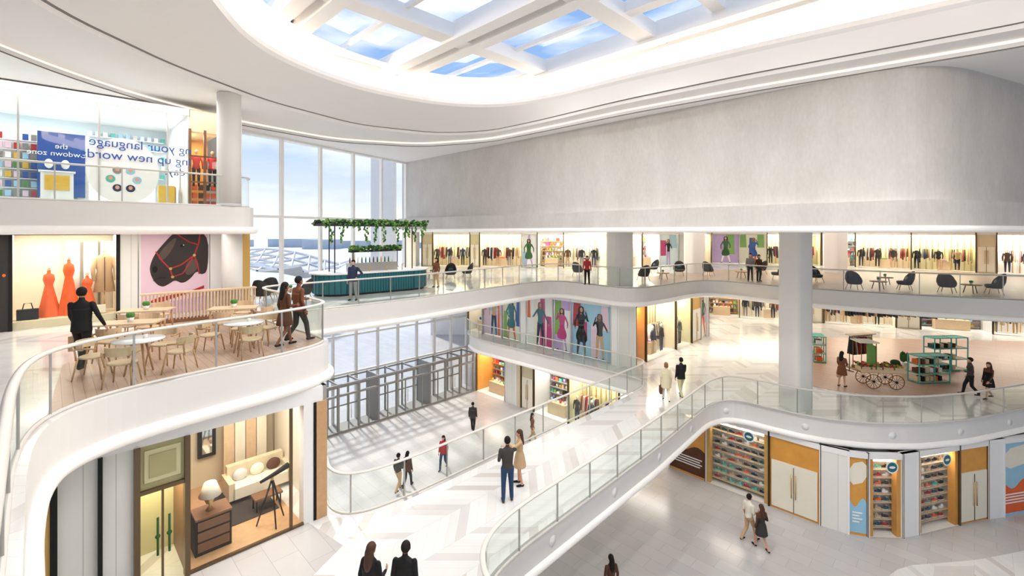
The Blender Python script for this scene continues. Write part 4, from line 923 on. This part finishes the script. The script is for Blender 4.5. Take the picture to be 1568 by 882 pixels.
person('walking_man',A(457,523,L2+.012),-35,1.82,armR='down',armL='bent',legs='walkR',top='coat_brown',bot='charcoal',garment='jacket',skin='skin2',voxel=.014)
person('walking_woman',A(436,531,L2+.012),-30,1.72,True,armR='bent',legs='walkL',top='brown',bot='black',hairstyle='long',garment='dress',gcol='brown',legskin=True,skin='skin2',voxel=.014)
person('bartender',A(541,460,L2),175,1.82,armL='hip',top='navy',bot='grey',garment='jacket',gcol='navy')
person('standing_woman',A(899,436,L2),170,1.68,True,top='red',bot='black',hairstyle='long')
person('standing_man',A(1149,431,zl),160,1.75,top='grey',bot='black'); person('standing_woman',A(1162,431,zl),190,1.66,True,top='brown',bot='black',hairstyle='bob')
person('standing_woman',A(668,440,L2),150,1.65,True,top='coat_brown',bot='tan',hairstyle='long')
person('standing_man',A(777,767,L1),8,1.80,armL='bent',armR='hug',top='charcoal',bot='jean',sleeve=False,skin='skin1',voxel=.013,shoe='brown')
person('standing_woman',A(792,752,L1)+Vector((.08,.35,0)),95,1.64,True,armL='hug',armR='bent',top='tan',bot='tan',garment='dress',gcol='tan',legskin=True,hairstyle='long',hair='hair_b',voxel=.014)
person('walking_woman',A(1020,614,L1),-8,1.72,True,legs='walkL',armL='down',top='beige',bot='cream',garment='coat',gcol='beige',hairstyle='bob',hair='hair_l',bag=('L','brown'),voxel=.016)
person('walking_man',A(1043,608,L1),5,1.80,legs='walkR',armR='fwd',top='black',bot='khaki',garment='jacket',gcol='black',voxel=.016)
person('walking_man',A(1486,606,L1),60,1.76,legs='walkR',armL='bent',top='charcoal',bot='black'); person('walking_woman',A(1514,611,L1),95,1.66,True,legs='walkL',armL='fwd',top='brown',bot='black',garment='dress',gcol='black',legskin=True,hairstyle='long',hair='hair_b')
person('market_vendor',A(1289,592,L1+.012),-60,1.72,True,armR='bent',armL='fwd',top='coat_brown',bot='brown',garment='dress',gcol='coat_brown',legskin=True,hairstyle='long',bag=('L','tan'))
person('walking_man',A(724,661,L0),-5,1.76,legs='walkL',top='dark',bot='black',garment='jacket',gcol='dark')
person('walking_woman',A(679,718,L0),165,1.68,True,legs='walkR',top='red',bot='jean',garment='jacket',gcol='red',hairstyle='long',voxel=.016)
person('walking_man',A(610,752,L0),-25,1.74,legs='walkL',top='charcoal',bot='tan',armR='bent'); person('walking_woman',A(624,746,L0),-15,1.68,True,legs='walkR',top='brown',bot='black',hairstyle='long',garment='jacket',gcol='brown')
person('walking_woman',A(815,678,L0),-100,1.68,True,legs='walkR',top='coat_brown',bot='tan',hairstyle='long')
person('walking_man',A(1147,828,L0),-70,1.80,legs='walkR',top='cream',bot='tan',armR='bent',sleeve=False,skin='skin3'); person('walking_woman',A(1166,842,L0),10,1.70,True,legs='walkL',top='brown',bot='black',garment='dress',gcol='dark',legskin=True,hairstyle='long',armR='bent',hair='hair_b',voxel=.014)
person('walking_woman',Vector((3.15,14.7,0)),15,1.72,True,legs='walkR',top='brown',bot='black',hairstyle='long',voxel=.014)
person('walking_woman',Vector((-2.66,8.72,L1)),-20,1.72,True,legs='walkL',top='black',bot='black',hairstyle='long',hair='hair_b',garment='jacket',gcol='black',voxel=.012,armR='bent')
person('walking_man',Vector((-2.02,8.72,L1)),-5,1.74,legs='walkR',top='black',bot='black',garment='jacket',gcol='black',skin='skin2',voxel=.012,headdown=1)

# ------------------------------------------------------------------ lights
wd=bpy.data.worlds.new('sky'); scene.world=wd; wd.use_nodes=True; nt=wd.node_tree; bg=nt.nodes['Background']
tc=nt.nodes.new('ShaderNodeTexCoord'); sp=nt.nodes.new('ShaderNodeSeparateXYZ'); nt.links.new(tc.outputs['Generated'],sp.inputs[0])
cr=nt.nodes.new('ShaderNodeValToRGB'); e=cr.color_ramp.elements; e[0].position=0; e[0].color=lin('#ecebe8'); e[1].position=.8; e[1].color=lin('#4f86cf')
x_=e.new(.05); x_.color=lin('#d9dfe5'); x_=e.new(.25); x_.color=lin('#8fb3e0')
nt.links.new(sp.outputs[2],cr.inputs[0])
mp=nt.nodes.new('ShaderNodeMapping'); mp.inputs['Scale'].default_value=(1.6,1.6,6); nt.links.new(tc.outputs['Generated'],mp.inputs[0])
no=nt.nodes.new('ShaderNodeTexNoise'); no.inputs['Scale'].default_value=2.2; no.inputs['Detail'].default_value=8; nt.links.new(mp.outputs[0],no.inputs[0])
r2=nt.nodes.new('ShaderNodeValToRGB'); r2.color_ramp.elements[0].position=.43; r2.color_ramp.elements[1].position=.66; nt.links.new(no.outputs['Fac'],r2.inputs[0])
mx=nt.nodes.new('ShaderNodeMix'); mx.data_type='RGBA'; nt.links.new(r2.outputs[0],mx.inputs[0]); nt.links.new(cr.outputs[0],mx.inputs[6]); mx.inputs[7].default_value=lin('#eef1f4')
nt.links.new(mx.outputs[2],bg.inputs[0]); bg.inputs[1].default_value=.85
sl=bpy.data.lights.new('sun','SUN'); sl.energy=3.0; sl.angle=math.radians(4); sl.color=(1,.95,.87); so=bpy.data.objects.new('sun',sl); COL.objects.link(so)
so.rotation_euler=Vector((.46,-.62,-.64)).to_track_quat('-Z','Y').to_euler()
area('soffit_fill',(18,34,11.97),26,10,550,(1,.95,.88)); area('soffit_fill',(0,34,11.97),14,5,220,(1,.95,.88));  # unseen area lamps added below the soffits as interior fill
area('soffit_fill',(21,30,7.87),18,9,240,(1,.96,.9)); area('soffit_fill',(-5,26,7.87),8,4,150,(1,.97,.93),math.radians(45)); 
area('soffit_fill',(-13,14,11.93),8,2.5,80,(1,.95,.9),math.radians(45)); area('soffit_fill',(-14,14.5,16.7),9,2,110,(1,.97,.92),math.radians(45))
T45=Matrix.Rotation(math.radians(45),4,'Z')
for a in (4.6,8.6,12.6,16.6):  # spots added at the skylight ribs to brighten the whole atrium
    for b_ in (-6.2,-1.5,3.2,8.0,12.6):
        p=T45@Vector((a,b_,18.65)); th=math.atan2(p.y-CY,p.x-CX)
        if math.hypot(p.x-CX,p.y-CY)>np.interp(th,TH,rC)-1: continue
        l=bpy.data.lights.new('fill_spot','SPOT'); l.energy=400; l.shadow_soft_size=.12; l.spot_size=math.radians(150); l.spot_blend=.8; l.color=(1,.97,.93)
        o=bpy.data.objects.new('fill_spot',l); COL.objects.link(o); o.location=p
# ------------------------------------------------------------------ camera
cam=bpy.data.cameras.new('camera'); co=bpy.data.objects.new('camera',cam); COL.objects.link(co); co.location=(0,0,ZC); co.rotation_euler=(math.radians(90),0,0)
cam.sensor_width=36; cam.lens=36*708/1568; cam.shift_y=-86/1568; cam.clip_end=2000; cam.clip_start=.05
scene.camera=co
scene.view_settings.view_transform='Standard'; scene.view_settings.exposure=0.7
